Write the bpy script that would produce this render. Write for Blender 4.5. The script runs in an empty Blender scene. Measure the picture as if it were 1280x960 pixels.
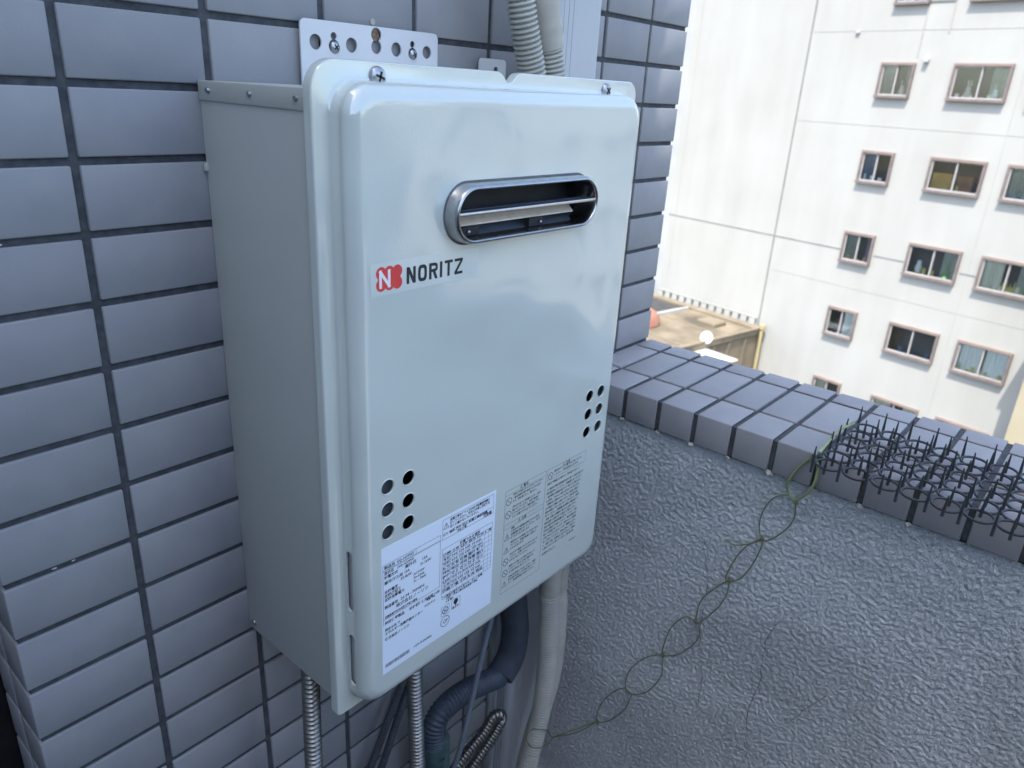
import bpy, bmesh, math, random
import numpy as np
from mathutils import Vector, Matrix, noise
random.seed(7)
PI = math.pi
S = bpy.context.scene
COL = S.collection

# ------------------------------------------------------------------ camera, world, sun, exposure
cd = bpy.data.cameras.new("camera")
cam = bpy.data.objects.new("camera", cd); COL.objects.link(cam); S.camera = cam
rx = Vector((0.65471095, -0.75399013, 0.0534084)); ux = Vector((0.24713606, 0.28029793, 0.92755422)); fw = Vector((0.71433699, 0.59408076, -0.36985228))
cam.matrix_world = Matrix(((rx.x, ux.x, -fw.x, -0.198146), (rx.y, ux.y, -fw.y, -0.551693), (rx.z, ux.z, -fw.z, -0.085735), (0, 0, 0, 1)))
cd.sensor_width = 36.0; cd.lens = 36 * 928.414 / 1280
cd.clip_start = 0.01; cd.clip_end = 1000
cd.dof.use_dof = True; cd.dof.focus_distance = 0.62; cd.dof.aperture_fstop = 12.0

sun_dir = Vector((-0.485, -0.091, 0.866)).normalized()       # towards the sun
elev = math.asin(sun_dir.z); azi = math.atan2(sun_dir.x, sun_dir.y)
W = bpy.data.worlds.new("World"); S.world = W; W.use_nodes = True
wn = W.node_tree.nodes; wl = W.node_tree.links
sky = wn.new("ShaderNodeTexSky"); sky.sky_type = 'NISHITA'; sky.sun_disc = False
sky.sun_elevation = elev; sky.sun_rotation = azi
sky.air_density = 1.0; sky.dust_density = 1.8; sky.ozone_density = 1.0
wn["Background"].inputs[1].default_value = 0.15
wl.new(sky.outputs[0], wn["Background"].inputs[0])
sd = bpy.data.lights.new("sun", 'SUN'); sd.energy = 2.0; sd.angle = math.radians(0.5); sd.color = (1.0, 0.94, 0.83)
so = bpy.data.objects.new("sun", sd); COL.objects.link(so)
so.rotation_euler = sun_dir.to_track_quat('Z', 'Y').to_euler()
S.view_settings.view_transform = 'Standard'; S.view_settings.look = 'None'
S.view_settings.exposure = 1.78; S.view_settings.gamma = 1.0
S.view_settings.use_curve_mapping = False
S.render.engine = 'CYCLES'
S.cycles.max_bounces = 8; S.cycles.diffuse_bounces = 5

# ------------------------------------------------------------------ materials
def mat(name, c, c2=None, nscale=20, rough=.6, metal=0, bump=0, bscale=60, bdetail=4, coat=0, coatbump=False, rand=0, rrange=0, dist=.001, detail=5, spec=.5, hue=0, coatior=1.5, wave=0):
    m = bpy.data.materials.new(name); m.use_nodes = True
    n = m.node_tree.nodes; l = m.node_tree.links
    b = n["Principled BSDF"]
    b.inputs["Roughness"].default_value = rough; b.inputs["Metallic"].default_value = metal
    b.inputs["Specular IOR Level"].default_value = spec
    tc = n.new("ShaderNodeTexCoord")
    col = None
    nz = n.new("ShaderNodeTexNoise"); nz.inputs["Scale"].default_value = nscale; nz.inputs["Detail"].default_value = detail
    l.new(tc.outputs["Object"], nz.inputs["Vector"])
    mx = n.new("ShaderNodeMix"); mx.data_type = 'RGBA'
    mr = n.new("ShaderNodeMapRange"); mr.inputs[1].default_value = .32; mr.inputs[2].default_value = .68
    l.new(nz.outputs["Fac"], mr.inputs[0]); l.new(mr.outputs[0], mx.inputs[0])
    mx.inputs[6].default_value = (*c, 1); mx.inputs[7].default_value = (*(c2 or c), 1)
    out = mx.outputs[2]
    if rand:
        oi = n.new("ShaderNodeObjectInfo"); hv = n.new("ShaderNodeHueSaturation")
        m2 = n.new("ShaderNodeMapRange"); m2.inputs[3].default_value = 1 - rand; m2.inputs[4].default_value = 1 + rand
        l.new(oi.outputs["Random"], m2.inputs[0]); l.new(m2.outputs[0], hv.inputs["Value"]); l.new(out, hv.inputs["Color"]); out = hv.outputs[0]
        if hue:
            m4 = n.new("ShaderNodeMath"); m4.operation = 'FRACT'; m5 = n.new("ShaderNodeMath"); m5.operation = 'MULTIPLY'; m5.inputs[1].default_value = 37.7
            l.new(oi.outputs["Random"], m5.inputs[0]); l.new(m5.outputs[0], m4.inputs[0])
            m6 = n.new("ShaderNodeMapRange"); m6.inputs[3].default_value = .5 - hue; m6.inputs[4].default_value = .5 + hue
            l.new(m4.outputs[0], m6.inputs[0]); l.new(m6.outputs[0], hv.inputs["Hue"])
        # shift the noise per object so alike pieces differ
        va = n.new("ShaderNodeVectorMath"); va.operation = 'ADD'
        ms = n.new("ShaderNodeMath"); ms.operation = 'MULTIPLY'; ms.inputs[1].default_value = 7.3
        l.new(oi.outputs["Random"], ms.inputs[0]); l.new(tc.outputs["Object"], va.inputs[0]); l.new(ms.outputs[0], va.inputs[1]); l.new(va.outputs[0], nz.inputs["Vector"])
    l.new(out, b.inputs["Base Color"])
    if rrange:
        m3 = n.new("ShaderNodeMapRange"); m3.inputs[3].default_value = rough - rrange; m3.inputs[4].default_value = rough + rrange
        l.new(nz.outputs["Fac"], m3.inputs[0]); l.new(m3.outputs[0], b.inputs["Roughness"])
    if coat:
        b.inputs["Coat Weight"].default_value = coat; b.inputs["Coat Roughness"].default_value = .05; b.inputs["Coat IOR"].default_value = coatior
    if bump:
        n2 = n.new("ShaderNodeTexNoise"); n2.inputs["Scale"].default_value = bscale; n2.inputs["Detail"].default_value = bdetail
        l.new(tc.outputs["Object"], n2.inputs["Vector"])
        bp = n.new("ShaderNodeBump"); bp.inputs["Strength"].default_value = bump; bp.inputs["Distance"].default_value = dist
        hsrc = n2.outputs["Fac"]
        if wave:
            n3 = n.new("ShaderNodeTexNoise"); n3.inputs["Scale"].default_value = 9; n3.inputs["Detail"].default_value = 1
            l.new(tc.outputs["Object"], n3.inputs["Vector"]); ma = n.new("ShaderNodeMath"); ma.operation = 'MULTIPLY_ADD'; ma.inputs[1].default_value = wave
            l.new(n3.outputs["Fac"], ma.inputs[0]); l.new(n2.outputs["Fac"], ma.inputs[2]); hsrc = ma.outputs[0]
        l.new(hsrc, bp.inputs["Height"])
        l.new(bp.outputs[0], b.inputs["Normal"])
        if coatbump: l.new(bp.outputs[0], b.inputs["Coat Normal"])
    return m

M = {}
M['tile'] = mat("glazed_tile", (.270, .277, .288), (.305, .306, .315), 30, rough=.55, spec=.3, bump=.4, bscale=420, rand=.06, rrange=.08, dist=.0003, hue=.025)
M['mortar'] = mat("mortar", (.048, .054, .06), (.085, .092, .10), 160, rough=.95, bump=.8, bscale=900, dist=.0006)
M['enamel'] = mat("white_enamel", (.62, .675, .615), (.60, .655, .60), 9, rough=.35, bump=.13, bscale=520, bdetail=1, coat=1, coatbump=True, dist=.0004, coatior=2.0, wave=115)
M['case'] = mat("galvanised_case_paint", (.43, .45, .42), (.45, .465, .435), 14, rough=.5, bump=.05, bscale=300)
M['caseband'] = mat("case_band_paint", (.46, .48, .43), (.48, .50, .45), 14, rough=.45, bump=.05, bscale=300)
M['bracket'] = mat("bracket_paint", (.66, .68, .70), (.60, .62, .65), 30, rough=.35, coat=.4)
M['steel'] = mat("brushed_steel", (.50, .50, .50), (.62, .61, .60), 200, rough=.3, metal=1)
M['zinc'] = mat("zinc_screw", (.34, .36, .38), (.5, .52, .54), 300, rough=.35, metal=1)
M['rust'] = mat("rusty_anchor", (.16, .09, .05), (.30, .22, .16), 400, rough=.8, bump=.5, bscale=900)
M['dark'] = mat("dark_interior", (.012, .014, .017), (.02, .022, .026), 60, rough=.7)
M['grey_liner'] = mat("grey_liner", (.16, .18, .19), (.19, .21, .22), 60, rough=.5, metal=.3)
M['sillsteel'] = mat("sill_steel", (.26, .32, .40), (.34, .40, .48), 60, rough=.3, metal=.7)
M['slotgrey'] = mat("painted_inner_steel", (.40, .43, .43), (.43, .46, .45), 30, rough=.5)
M['gasket'] = mat("grey_gasket", (.10, .11, .12), (.14, .15, .16), 60, rough=.7)
M['frame'] = mat("satin_steel", (.42, .41, .40), (.50, .49, .475), 200, rough=.26, metal=1)
M['steel_reflection'] = mat("tan_steel_reflection", (.78, .66, .52), (.86, .76, .62), 130, rough=.35)  # tan reflection in the flue steel, put in as plain colour
M['steeldark'] = mat("blued_steel", (.10, .13, .18), (.16, .2, .26), 60, rough=.3, metal=.8)
M['label'] = mat("label_paper", (.78, .86, .95), (.80, .875, .96), 20, rough=.35)
M['film'] = mat("clear_sticker_film", (.65, .70, .645), (.66, .71, .655), 20, rough=.22, coat=1)
M['ink'] = mat("printed_ink", (.015, .018, .025), (.02, .024, .03), 50, rough=.6)
M['greyink'] = mat("grey_printed_ink", (.05, .06, .07), (.07, .08, .09), 50, rough=.6)
M['redink'] = mat("red_logo_ink", (.72, .05, .05), (.76, .07, .06), 50, rough=.4)
M['whiteink'] = mat("white_logo_ink", (.85, .85, .85), (.86, .86, .86), 50, rough=.4)
M['conduit'] = mat("ivory_corrugated_plastic", (.38, .38, .335), (.46, .46, .41), 30, rough=.5)
M['tape'] = mat("weathered_vinyl_tape", (.38, .365, .32), (.46, .445, .39), 40, rough=.5, bump=.3, bscale=200)
M['flex'] = mat("stainless_flex_pipe", (.24, .23, .215), (.34, .33, .30), 80, rough=.38, metal=1)
M['darkhose'] = mat("dark_hose", (.045, .06, .085), (.06, .08, .105), 40, rough=.5)
M['darkfoam'] = mat("dark_foam_insulation", (.04, .05, .07), (.055, .065, .085), 60, rough=.85, bump=.4, bscale=300)
M['teal'] = mat("teal_fitting", (.05, .10, .11), (.08, .14, .14), 90, rough=.5)
M['cable'] = mat("grey_cable", (.14, .17, .21), (.17, .2, .24), 40, rough=.5)
M['strap'] = mat("dark_braid", (.05, .055, .065), (.09, .095, .105), 400, rough=.8, bump=.7, bscale=1200)
M['duct'] = mat("white_duct_plastic", (.42, .455, .48), (.46, .49, .515), 12, rough=.4, bump=.05, bscale=200)
M['ductbase'] = mat("duct_base_plastic", (.28, .31, .32), (.33, .35, .36), 25, rough=.5)
M['stain'] = mat("cream_pipe", (.30, .30, .24), (.38, .38, .31), 20, rough=.5)
M['vine'] = mat("green_wire", (.10, .13, .07), (.15, .18, .09), 120, rough=.5)
M['vinelight'] = mat("bleached_green_wire", (.30, .36, .18), (.22, .28, .13), 120, rough=.5)
M['spike'] = mat("black_plastic_mat", (.025, .03, .036), (.045, .05, .056), 80, rough=.55)
M['crumb'] = mat("pale_mortar", (.34, .34, .33), (.48, .48, .46), 300, rough=1)
M['crack'] = mat("hairline_crack", (.10, .11, .12), (.17, .18, .19), 300, rough=1)
M['concrete'] = mat("balcony_concrete", (.10, .10, .10), (.15, .15, .145), 8, rough=.9, bump=.4, bscale=40)
M['slab'] = mat("sun_blocker_white", (.77, .79, .81), (.81, .82, .83), 6, rough=.9)
M['darkwall'] = mat("light_blocker_dark", (.12, .12, .12), (.16, .16, .16), 5, rough=.9)
M['door'] = mat("dark_bronze_aluminium", (.018, .016, .018), (.026, .024, .025), 30, rough=.4, metal=.3)
M['asphalt'] = mat("asphalt", (.045, .046, .05), (.06, .06, .063), 3, rough=.9)
M['alu'] = mat("white_aluminium_sash", (.36, .345, .33), (.42, .40, .385), 5, rough=.4)
M['mauve'] = mat("mauve_window_surround", (.14, .115, .11), (.19, .155, .145), 4, rough=.6)
M['mauvetop'] = mat("pinkish_window_head", (.22, .165, .145), (.27, .205, .18), 4, rough=.6)
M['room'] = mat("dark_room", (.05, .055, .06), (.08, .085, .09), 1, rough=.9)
M['roof'] = mat("stained_concrete_roof", (.10, .085, .06), (.29, .24, .17), .7, rough=.9, detail=8)
M['sidewall'] = mat("tan_render", (.19, .155, .105), (.25, .21, .15), 1.5, rough=.9)
M['cream'] = mat("cream_pole", (.38, .31, .15), (.42, .36, .2), 3, rough=.6)
M['beige'] = mat("beige_render", (.33, .285, .19), (.37, .325, .23), .6, rough=.9)
M['greyw'] = mat("grey_render", (.36, .38, .38), (.44, .45, .45), .6, rough=.9)
M['white'] = mat("white_paint", (.55, .55, .53), (.62, .62, .60), 3, rough=.5)
M['orange'] = mat("orange_paint", (.30, .13, .09), (.36, .19, .14), 2, rough=.6)
M['curtain_cream'] = mat("cream_curtain", (.60, .60, .50), (.70, .69, .60), 3, rough=.9)
M['curtain_white'] = mat("white_curtain", (.76, .78, .78), (.82, .83, .83), 3, rough=.9)
M['curtain_blue'] = mat("blue_curtain", (.04, .10, .20), (.07, .17, .32), 3, rough=.9)
M['curtain_green'] = mat("grey_green_curtain", (.26, .29, .26), (.36, .40, .35), 3, rough=.9)
M['curtain_lilac'] = mat("lilac_curtain", (.34, .28, .38), (.42, .36, .45), 3, rough=.9)
M['ochre'] = mat("ochre_cardboard", (.50, .29, .07), (.55, .35, .10), 3, rough=.9)
M['brown'] = mat("brown_cardboard", (.22, .10, .05), (.28, .14, .07), 3, rough=.9)
M['yellow'] = mat("yellow_fabric", (.50, .45, .10), (.55, .50, .16), 3, rough=.9)
M['greenf'] = mat("green_felt", (.16, .26, .12), (.22, .32, .16), 3, rough=.9)

# facade: near-white, faint streaks and patches
def facade_mat():
    m = bpy.data.materials.new("white_facade_panels"); m.use_nodes = True
    n = m.node_tree.nodes; l = m.node_tree.links; b = n["Principled BSDF"]; b.inputs["Roughness"].default_value = .85
    tc = n.new("ShaderNodeTexCoord"); mp = n.new("ShaderNodeMapping"); mp.inputs["Scale"].default_value = (1.1, 1.1, .16)
    l.new(tc.outputs["Object"], mp.inputs[0])
    a = n.new("ShaderNodeTexNoise"); a.inputs["Scale"].default_value = 1.2; a.inputs["Detail"].default_value = 7; l.new(mp.outputs[0], a.inputs[0])
    c = n.new("ShaderNodeTexNoise"); c.inputs["Scale"].default_value = .45; c.inputs["Detail"].default_value = 4; l.new(tc.outputs["Object"], c.inputs[0])
    r = n.new("ShaderNodeValToRGB"); r.color_ramp.elements[0].position = .3; r.color_ramp.elements[0].color = (.335, .333, .308, 1)
    r.color_ramp.elements[1].position = .62; r.color_ramp.elements[1].color = (.385, .386, .362, 1)
    ad = n.new("ShaderNodeMath"); ad.operation = 'ADD'; l.new(a.outputs[0], ad.inputs[0]); l.new(c.outputs[0], ad.inputs[1])
    mu = n.new("ShaderNodeMath"); mu.operation = 'MULTIPLY'; mu.inputs[1].default_value = .5; l.new(ad.outputs[0], mu.inputs[0])
    l.new(mu.outputs[0], r.inputs[0]); l.new(r.outputs[0], b.inputs["Base Color"])
    return m
M['facade'] = facade_mat()
M['seam'] = mat("facade_seam", (.15, .16, .16), (.21, .22, .21), 2, rough=.9)
M['seamfaint'] = mat("faint_facade_seam", (.315, .315, .29), (.365, .365, .34), 2, rough=.9)

# stucco: knocked-down lumps as bump over the displaced mesh
def stucco_mat():
    m = bpy.data.materials.new("grey_textured_stucco"); m.use_nodes = True
    n = m.node_tree.nodes; l = m.node_tree.links; b = n["Principled BSDF"]; b.inputs["Roughness"].default_value = .88; b.inputs["Specular IOR Level"].default_value = .25
    tc = n.new("ShaderNodeTexCoord")
    def nz(s, d, dis=0):
        t = n.new("ShaderNodeTexNoise"); t.inputs["Scale"].default_value = s; t.inputs["Detail"].default_value = d; t.inputs["Distortion"].default_value = dis
        l.new(tc.outputs["Object"], t.inputs[0]); return t
    big = nz(6, 6); fine = nz(520, 3, .3); mid = nz(290, 2, .9)
    r = n.new("ShaderNodeValToRGB")
    r.color_ramp.elements[0].position = .3; r.color_ramp.elements[0].color = (.53, .57, .59, 1)
    r.color_ramp.elements[1].position = .7; r.color_ramp.elements[1].color = (.62, .66, .68, 1)
    l.new(big.outputs[0], r.inputs[0])
    pt = nz(2.6, 5, .8); pr_ = n.new("ShaderNodeMapRange"); pr_.inputs[1].default_value = .50; pr_.inputs[2].default_value = .53; pr_.inputs[3].default_value = .94; pr_.inputs[4].default_value = 1.07
    l.new(pt.outputs[0], pr_.inputs[0]); hv = n.new("ShaderNodeHueSaturation"); l.new(pr_.outputs[0], hv.inputs["Value"]); l.new(r.outputs[0], hv.inputs["Color"]); l.new(hv.outputs[0], b.inputs["Base Color"])
    mr = n.new("ShaderNodeMapRange"); mr.interpolation_type = 'SMOOTHSTEP'; mr.inputs[1].default_value = .42; mr.inputs[2].default_value = .56; l.new(mid.outputs[0], mr.inputs[0])
    ml = n.new("ShaderNodeMath"); ml.operation = 'MULTIPLY_ADD'; ml.inputs[1].default_value = .45; l.new(fine.outputs[0], ml.inputs[0]); l.new(mr.outputs[0], ml.inputs[2])
    bp = n.new("ShaderNodeBump"); bp.inputs["Strength"].default_value = .95; bp.inputs["Distance"].default_value = .0012
    l.new(ml.outputs[0], bp.inputs["Height"]); l.new(bp.outputs[0], b.inputs["Normal"])
    return m
M['stucco'] = stucco_mat()

def glass_mat():
    m = bpy.data.materials.new("window_glass"); m.use_nodes = True
    n = m.node_tree.nodes; l = m.node_tree.links; n.remove(n["Principled BSDF"])
    t = n.new("ShaderNodeBsdfTransparent"); t.inputs[0].default_value = (.90, .93, .92, 1)
    g = n.new("ShaderNodeBsdfGlossy"); g.inputs["Roughness"].default_value = .03; g.inputs[0].default_value = (.9, .95, 1, 1)
    f = n.new("ShaderNodeFresnel"); f.inputs[0].default_value = 1.6
    mx = n.new("ShaderNodeMixShader"); l.new(f.outputs[0], mx.inputs[0]); l.new(t.outputs[0], mx.inputs[1]); l.new(g.outputs[0], mx.inputs[2])
    l.new(mx.outputs[0], n["Material Output"].inputs[0]); return m
M['glass'] = glass_mat()

# ------------------------------------------------------------------ helpers
def tag(o, label=None, cat=None, group=None, kind=None):
    if label: o["label"] = label
    if cat: o["category"] = cat
    if group: o["group"] = group
    if kind: o["kind"] = kind
    return o
def thing(name, label, cat, loc=(0, 0, 0), rz=0, group=None):
    o = bpy.data.objects.new(name, None); COL.objects.link(o); o.location = loc; o.rotation_euler = (0, 0, rz)
    o.empty_display_size = .05
    return tag(o, label, cat, group)
def link(name, me, m=None, parent=None):
    if m is not None:
        me.materials.clear(); me.materials.append(m)
    o = bpy.data.objects.new(name, me); COL.objects.link(o)
    if parent: o.parent = parent
    return o
def smooth(me, ang=35):
    me.polygons.foreach_set("use_smooth", [True] * len(me.polygons)); me.set_sharp_from_angle(angle=math.radians(ang))
def fin(name, bm, m, parent=None, sm=35, recalc=True):
    if recalc: bmesh.ops.recalc_face_normals(bm, faces=bm.faces)
    me = bpy.data.meshes.new(name); bm.to_mesh(me); bm.free()
    if sm: smooth(me, sm)
    return link(name, me, m, parent)
def box(bm, x0, x1, y0, y1, z0, z1, bev=0, seg=2):
    vs = [bm.verts.new(p) for p in [(x0,y0,z0),(x1,y0,z0),(x1,y1,z0),(x0,y1,z0),(x0,y0,z1),(x1,y0,z1),(x1,y1,z1),(x0,y1,z1)]]
    fs = [bm.faces.new([vs[i] for i in f]) for f in [(0,3,2,1),(4,5,6,7),(0,1,5,4),(1,2,6,5),(2,3,7,6),(3,0,4,7)]]
    if bev:
        es = list({e for f in fs for e in f.edges})
        bmesh.ops.bevel(bm, geom=es, offset=bev, segments=seg, affect='EDGES', profile=.5)
def B(name, dims, m, parent=None, bev=0, seg=2):
    bm = bmesh.new(); box(bm, *dims, bev=bev, seg=seg); return fin(name, bm, m, parent)
def prism(bm, poly, a0, a1, axis='z', bev=0):
    def P(p, a):
        return (p[0], p[1], a) if axis == 'z' else ((p[0], a, p[1]) if axis == 'y' else (a, p[0], p[1]))
    A = [bm.verts.new(P(p, a0)) for p in poly]; C = [bm.verts.new(P(p, a1)) for p in poly]
    fs = [bm.faces.new(A[::-1]), bm.faces.new(C)]
    for i in range(len(poly)):
        j = (i + 1) % len(poly); fs.append(bm.faces.new([A[i], A[j], C[j], C[i]]))
    if bev:
        bmesh.ops.recalc_face_normals(bm, faces=fs)
        bmesh.ops.bevel(bm, geom=list({e for f in fs for e in f.edges}), offset=bev, segments=2, affect='EDGES', profile=.5)
def cyl(bm, c, r, a0, a1, axis='y', seg=20, r2=None):
    r2 = r if r2 is None else r2
    def P(t, rr, a):
        u, v = c[0] + rr * math.cos(t), c[1] + rr * math.sin(t)
        return (u, a, v) if axis == 'y' else ((u, v, a) if axis == 'z' else (a, u, v))
    A = [bm.verts.new(P(2*PI*i/seg, r, a0)) for i in range(seg)]; C = [bm.verts.new(P(2*PI*i/seg, r2, a1)) for i in range(seg)]
    bm.faces.new(A[::-1]); bm.faces.new(C)
    for i in range(seg):
        j = (i+1) % seg; bm.faces.new([A[i], A[j], C[j], C[i]])
def catmull(pts, step):
    P = [Vector(p) for p in pts]; P = [2*P[0]-P[1]] + P + [2*P[-1]-P[-2]]; out = []
    for i in range(1, len(P)-2):
        p0, p1, p2, p3 = P[i-1:i+3]; n = max(2, int((p2-p1).length/step*1.0)+1)
        for k in range(n):
            t = k/n
            out.append(.5*((2*p1)+(-p0+p2)*t+(2*p0-5*p1+4*p2-p3)*t*t+(-p0+3*p1-3*p2+p3)*t**3))
    out.append(P[-2]); return out
def resample(pts, step):
    res = [pts[0]]; acc = 0
    for a, b in zip(pts, pts[1:]):
        L = (b-a).length
        if L < 1e-9: continue
        d = step - acc
        while d <= L:
            res.append(a.lerp(b, d/L)); d += step
        acc = (acc + L) % step if step else 0
    return res
def tube(bm, pts, rfun, seg=12, cap=True):
    """rfun(i, s) -> radius; frames carried along the path"""
    n = len(pts); prev = None; T0 = None; s = 0
    for i in range(n):
        T = (pts[min(i+1, n-1)] - pts[max(i-1, 0)]).normalized()
        if T0 is None:
            U = T.orthogonal().normalized()
        else:
            q = T0.rotation_difference(T); U = (q @ U).normalized()
        V = T.cross(U); T0 = T
        if i: s += (pts[i]-pts[i-1]).length
        r = rfun(i, s)
        ring = [bm.verts.new(pts[i] + r*(math.cos(2*PI*k/seg)*U + math.sin(2*PI*k/seg)*V)) for k in range(seg)]
        if prev:
            for k in range(seg):
                j = (k+1) % seg; bm.faces.new([prev[k], prev[j], ring[j], ring[k]])
        elif cap: bm.faces.new(ring[::-1])
        prev = ring
    if cap: bm.faces.new(prev)
def plain_tube(name, pts, r, m, parent=None, step=.006, seg=10):
    bm = bmesh.new(); tube(bm, catmull(pts, step), lambda i, s: r, seg); return fin(name, bm, m, parent, 60)
def corrugated(name, pts, r, pitch, amp, m, parent=None, seg=18, tip=.5):
    P = resample(catmull(pts, pitch/4), pitch/6)
    def rf(i, s):
        ph = (s/pitch) % 1
        return r - amp*(.5+.5*math.cos(2*PI*ph))**tip if tip != 1 else r - amp*(.5+.5*math.cos(2*PI*ph))
    bm = bmesh.new(); tube(bm, P, rf, seg); return fin(name, bm, m, parent, 80)
def boolean(me, cut, mode='DIFFERENCE'):
    a = bpy.data.objects.new("a", me); b = bpy.data.objects.new("b", cut); COL.objects.link(a); COL.objects.link(b)
    md = a.modifiers.new("b", 'BOOLEAN'); md.operation = mode; md.solver = 'EXACT'; md.object = b
    dg = bpy.context.evaluated_depsgraph_get(); r = bpy.data.meshes.new_from_object(a.evaluated_get(dg))
    bpy.data.objects.remove(a); bpy.data.objects.remove(b); return r
def bm2me(bm, name="m"):
    bmesh.ops.recalc_face_normals(bm, faces=bm.faces)
    me = bpy.data.meshes.new(name); bm.to_mesh(me); bm.free(); return me
def copy(o, loc=None, parent=None):
    c = o.copy(); COL.objects.link(c); c.parent = parent
    if loc is not None: c.location = loc
    return c

# flat print on a plane y = const (x right, z up)
class Print:
    def __init__(s): s.v = []; s.f = []
    def quad(s, *p):
        n = len(s.v); s.v += [(a, 0, b) for a, b in p]; s.f.append(tuple(range(n, n+len(p))))
    def line(s, a, b, w):
        d = Vector((b[0]-a[0], b[1]-a[1])).normalized()*w/2; n = Vector((-d.y, d.x))
        s.quad((a[0]-n.x-d.x, a[1]-n.y-d.y), (b[0]-n.x+d.x, b[1]-n.y+d.y), (b[0]+n.x+d.x, b[1]+n.y+d.y), (a[0]+n.x-d.x, a[1]+n.y-d.y))
    def poly(s, pts, w, close=True):
        for a, b in zip(pts, pts[1:]+(pts[:1] if close else [])): s.line(a, b, w)
    def rect(s, x0, x1, z0, z1, w): s.poly([(x0, z0), (x1, z0), (x1, z1), (x0, z1)], w)
    def ring(s, c, r, w, n=20): s.poly([(c[0]+r*math.cos(2*PI*i/n), c[1]+r*math.sin(2*PI*i/n)) for i in range(n)], w)
    def disc(s, c, r, n=20): s.quad(*[(c[0]+r*math.cos(2*PI*i/n), c[1]+r*math.sin(2*PI*i/n)) for i in range(n)])
    def forbid(s, c, r, w):
        s.ring(c, r, w, 16); s.line((c[0]-r*.7, c[1]+r*.7), (c[0]+r*.7, c[1]-r*.7), w)
    def warn(s, c, r, w):
        s.poly([(c[0]-r, c[1]-r*.8), (c[0]+r, c[1]-r*.8), (c[0], c[1]+r)], w); s.line((c[0], c[1]+r*.4), (c[0], c[1]-r*.2), w*1.3); s.line((c[0], c[1]-r*.45), (c[0], c[1]-r*.5), w*1.3)
    def text(s, body, x, z, size, sx=1.0, bold=0, space=1.0, line=1.0):
        c = bpy.data.curves.new("t", 'FONT'); c.body = body; c.size = size; c.offset = bold; c.space_character = space; c.space_line = line; c.resolution_u = 1
        o = bpy.data.objects.new("t", c); COL.objects.link(o)
        dg = bpy.context.evaluated_depsgraph_get(); dg.update(); me = bpy.data.meshes.new_from_object(o.evaluated_get(dg))
        n = len(s.v); s.v += [(x+v.co.x*sx, 0, z+v.co.y) for v in me.vertices]; s.f += [tuple(n+i for i in p.vertices) for p in me.polygons]
        w = max([v.co.x*sx for v in me.vertices] or [0])
        bpy.data.objects.remove(o); bpy.data.curves.remove(c); bpy.data.meshes.remove(me); return w
    def build(s, name, m, parent, y):
        me = bpy.data.meshes.new(name); me.from_pydata(s.v, [], s.f); o = link(name, me, m, parent); o.location = (0, y, 0); return o

# ------------------------------------------------------------------ calibration numbers (metres)
RP = .0489          # tile row pitch (z); tile column pitch is .100
XL, XR = -.0932, .7934
ZC = -.4396         # top of the coping

# ------------------------------------------------------------------ setting
ground = B("ground", (-150, 300, -200, 200, -17.2, -17.0), M['asphalt']); tag(ground, kind='structure')
fl = B("balcony_floor", (-1.4, .74, -2.3, 1.6, -1.75, -1.6), M['concrete']); tag(fl, kind='structure')

# ------------------------------------------------------------------ tiled wall
wall = thing("tiled_wall", "lavender grey glazed tile wall with dark mortar joints that the white heater hangs on", "wall")
B("mortar_bed", (-.0908, .7908, .0026, 1.6, -1.6, 2.6), M['mortar'], wall)
hw, hh = .0470, .0218
def tile_mesh(poly=None, w=hw, d=.008):
    bm = bmesh.new()
    if poly: prism(bm, poly, -hh, hh, 'z', bev=.0011)
    else: box(bm, -w, w, 0, d, -hh, hh, bev=.0011)
    return bm2me_s(bm)
def bm2me_s(bm):
    me = bm2me(bm, "tile"); smooth(me, 50); me.materials.append(M['tile']); return me
t_mid = tile_mesh()
t_left = tile_mesh([(XL, 0), (-.0028, 0), (-.0028, .008), (XL+.008, .008), (XL+.008, .042), (XL, .042)])
t_right = tile_mesh([(.7028, 0), (XR, 0), (XR, .042), (XR-.008, .042), (XR-.008, .008), (.7028, .008)])
bm = bmesh.new(); box(bm, XL, XL+.008, .047, .080, -hh, hh, bev=.0011); t_ret = bm2me_s(bm)
for n in range(-3, 25):
    zc = -(n+.5)*RP
    for c in range(-1, 8):
        me = t_left if c == -1 else (t_right if c == 7 else t_mid)
        o = link("tile", me, None, wall)
        o.location = (0 if c in (-1, 7) else c*.1+.05, random.uniform(-.0003, .0003), zc)
        if c not in (-1, 7): o.rotation_euler = (random.uniform(-.010, .010), random.uniform(-.002, .002), random.uniform(-.006, .006))
    o = link("tile", t_ret, None, wall); o.location = (0, 0, zc)

for x_, z_, s_ in ((-.052, -.1965, .0012), (-.0585, -.4405, .0013), (-.045, -.4400, .0009), (.176, -.0450, .0010), (.31, -.0500, .0008), (.645, -.1460, .0012), (.12, -.7800, .0012)):
    bm = bmesh.new(); bmesh.ops.create_icosphere(bm, subdivisions=2, radius=s_)
    for v_ in bm.verts: v_.co *= .7+.8*noise.noise(v_.co*900+Vector((x_*50, 0, 0)))
    o = fin("mortar_speck", bm, M['white'], wall); o.location = (x_, .0026, z_); o.scale = (1.9, .6, .8)
# dark recess to the left of the corner
dr = thing("recessed_door", "nearly black metal door frame deep in the recess left of the tile corner", "door")
B("frame", (-.20, XL+.001, .081, .16, -1.6, 2.6), M['door'], dr, bev=.002)
B("door_leaf", (-1.3, -.2005, .12, .16, -1.6, 2.6), M['door'], dr, bev=.002)

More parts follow.
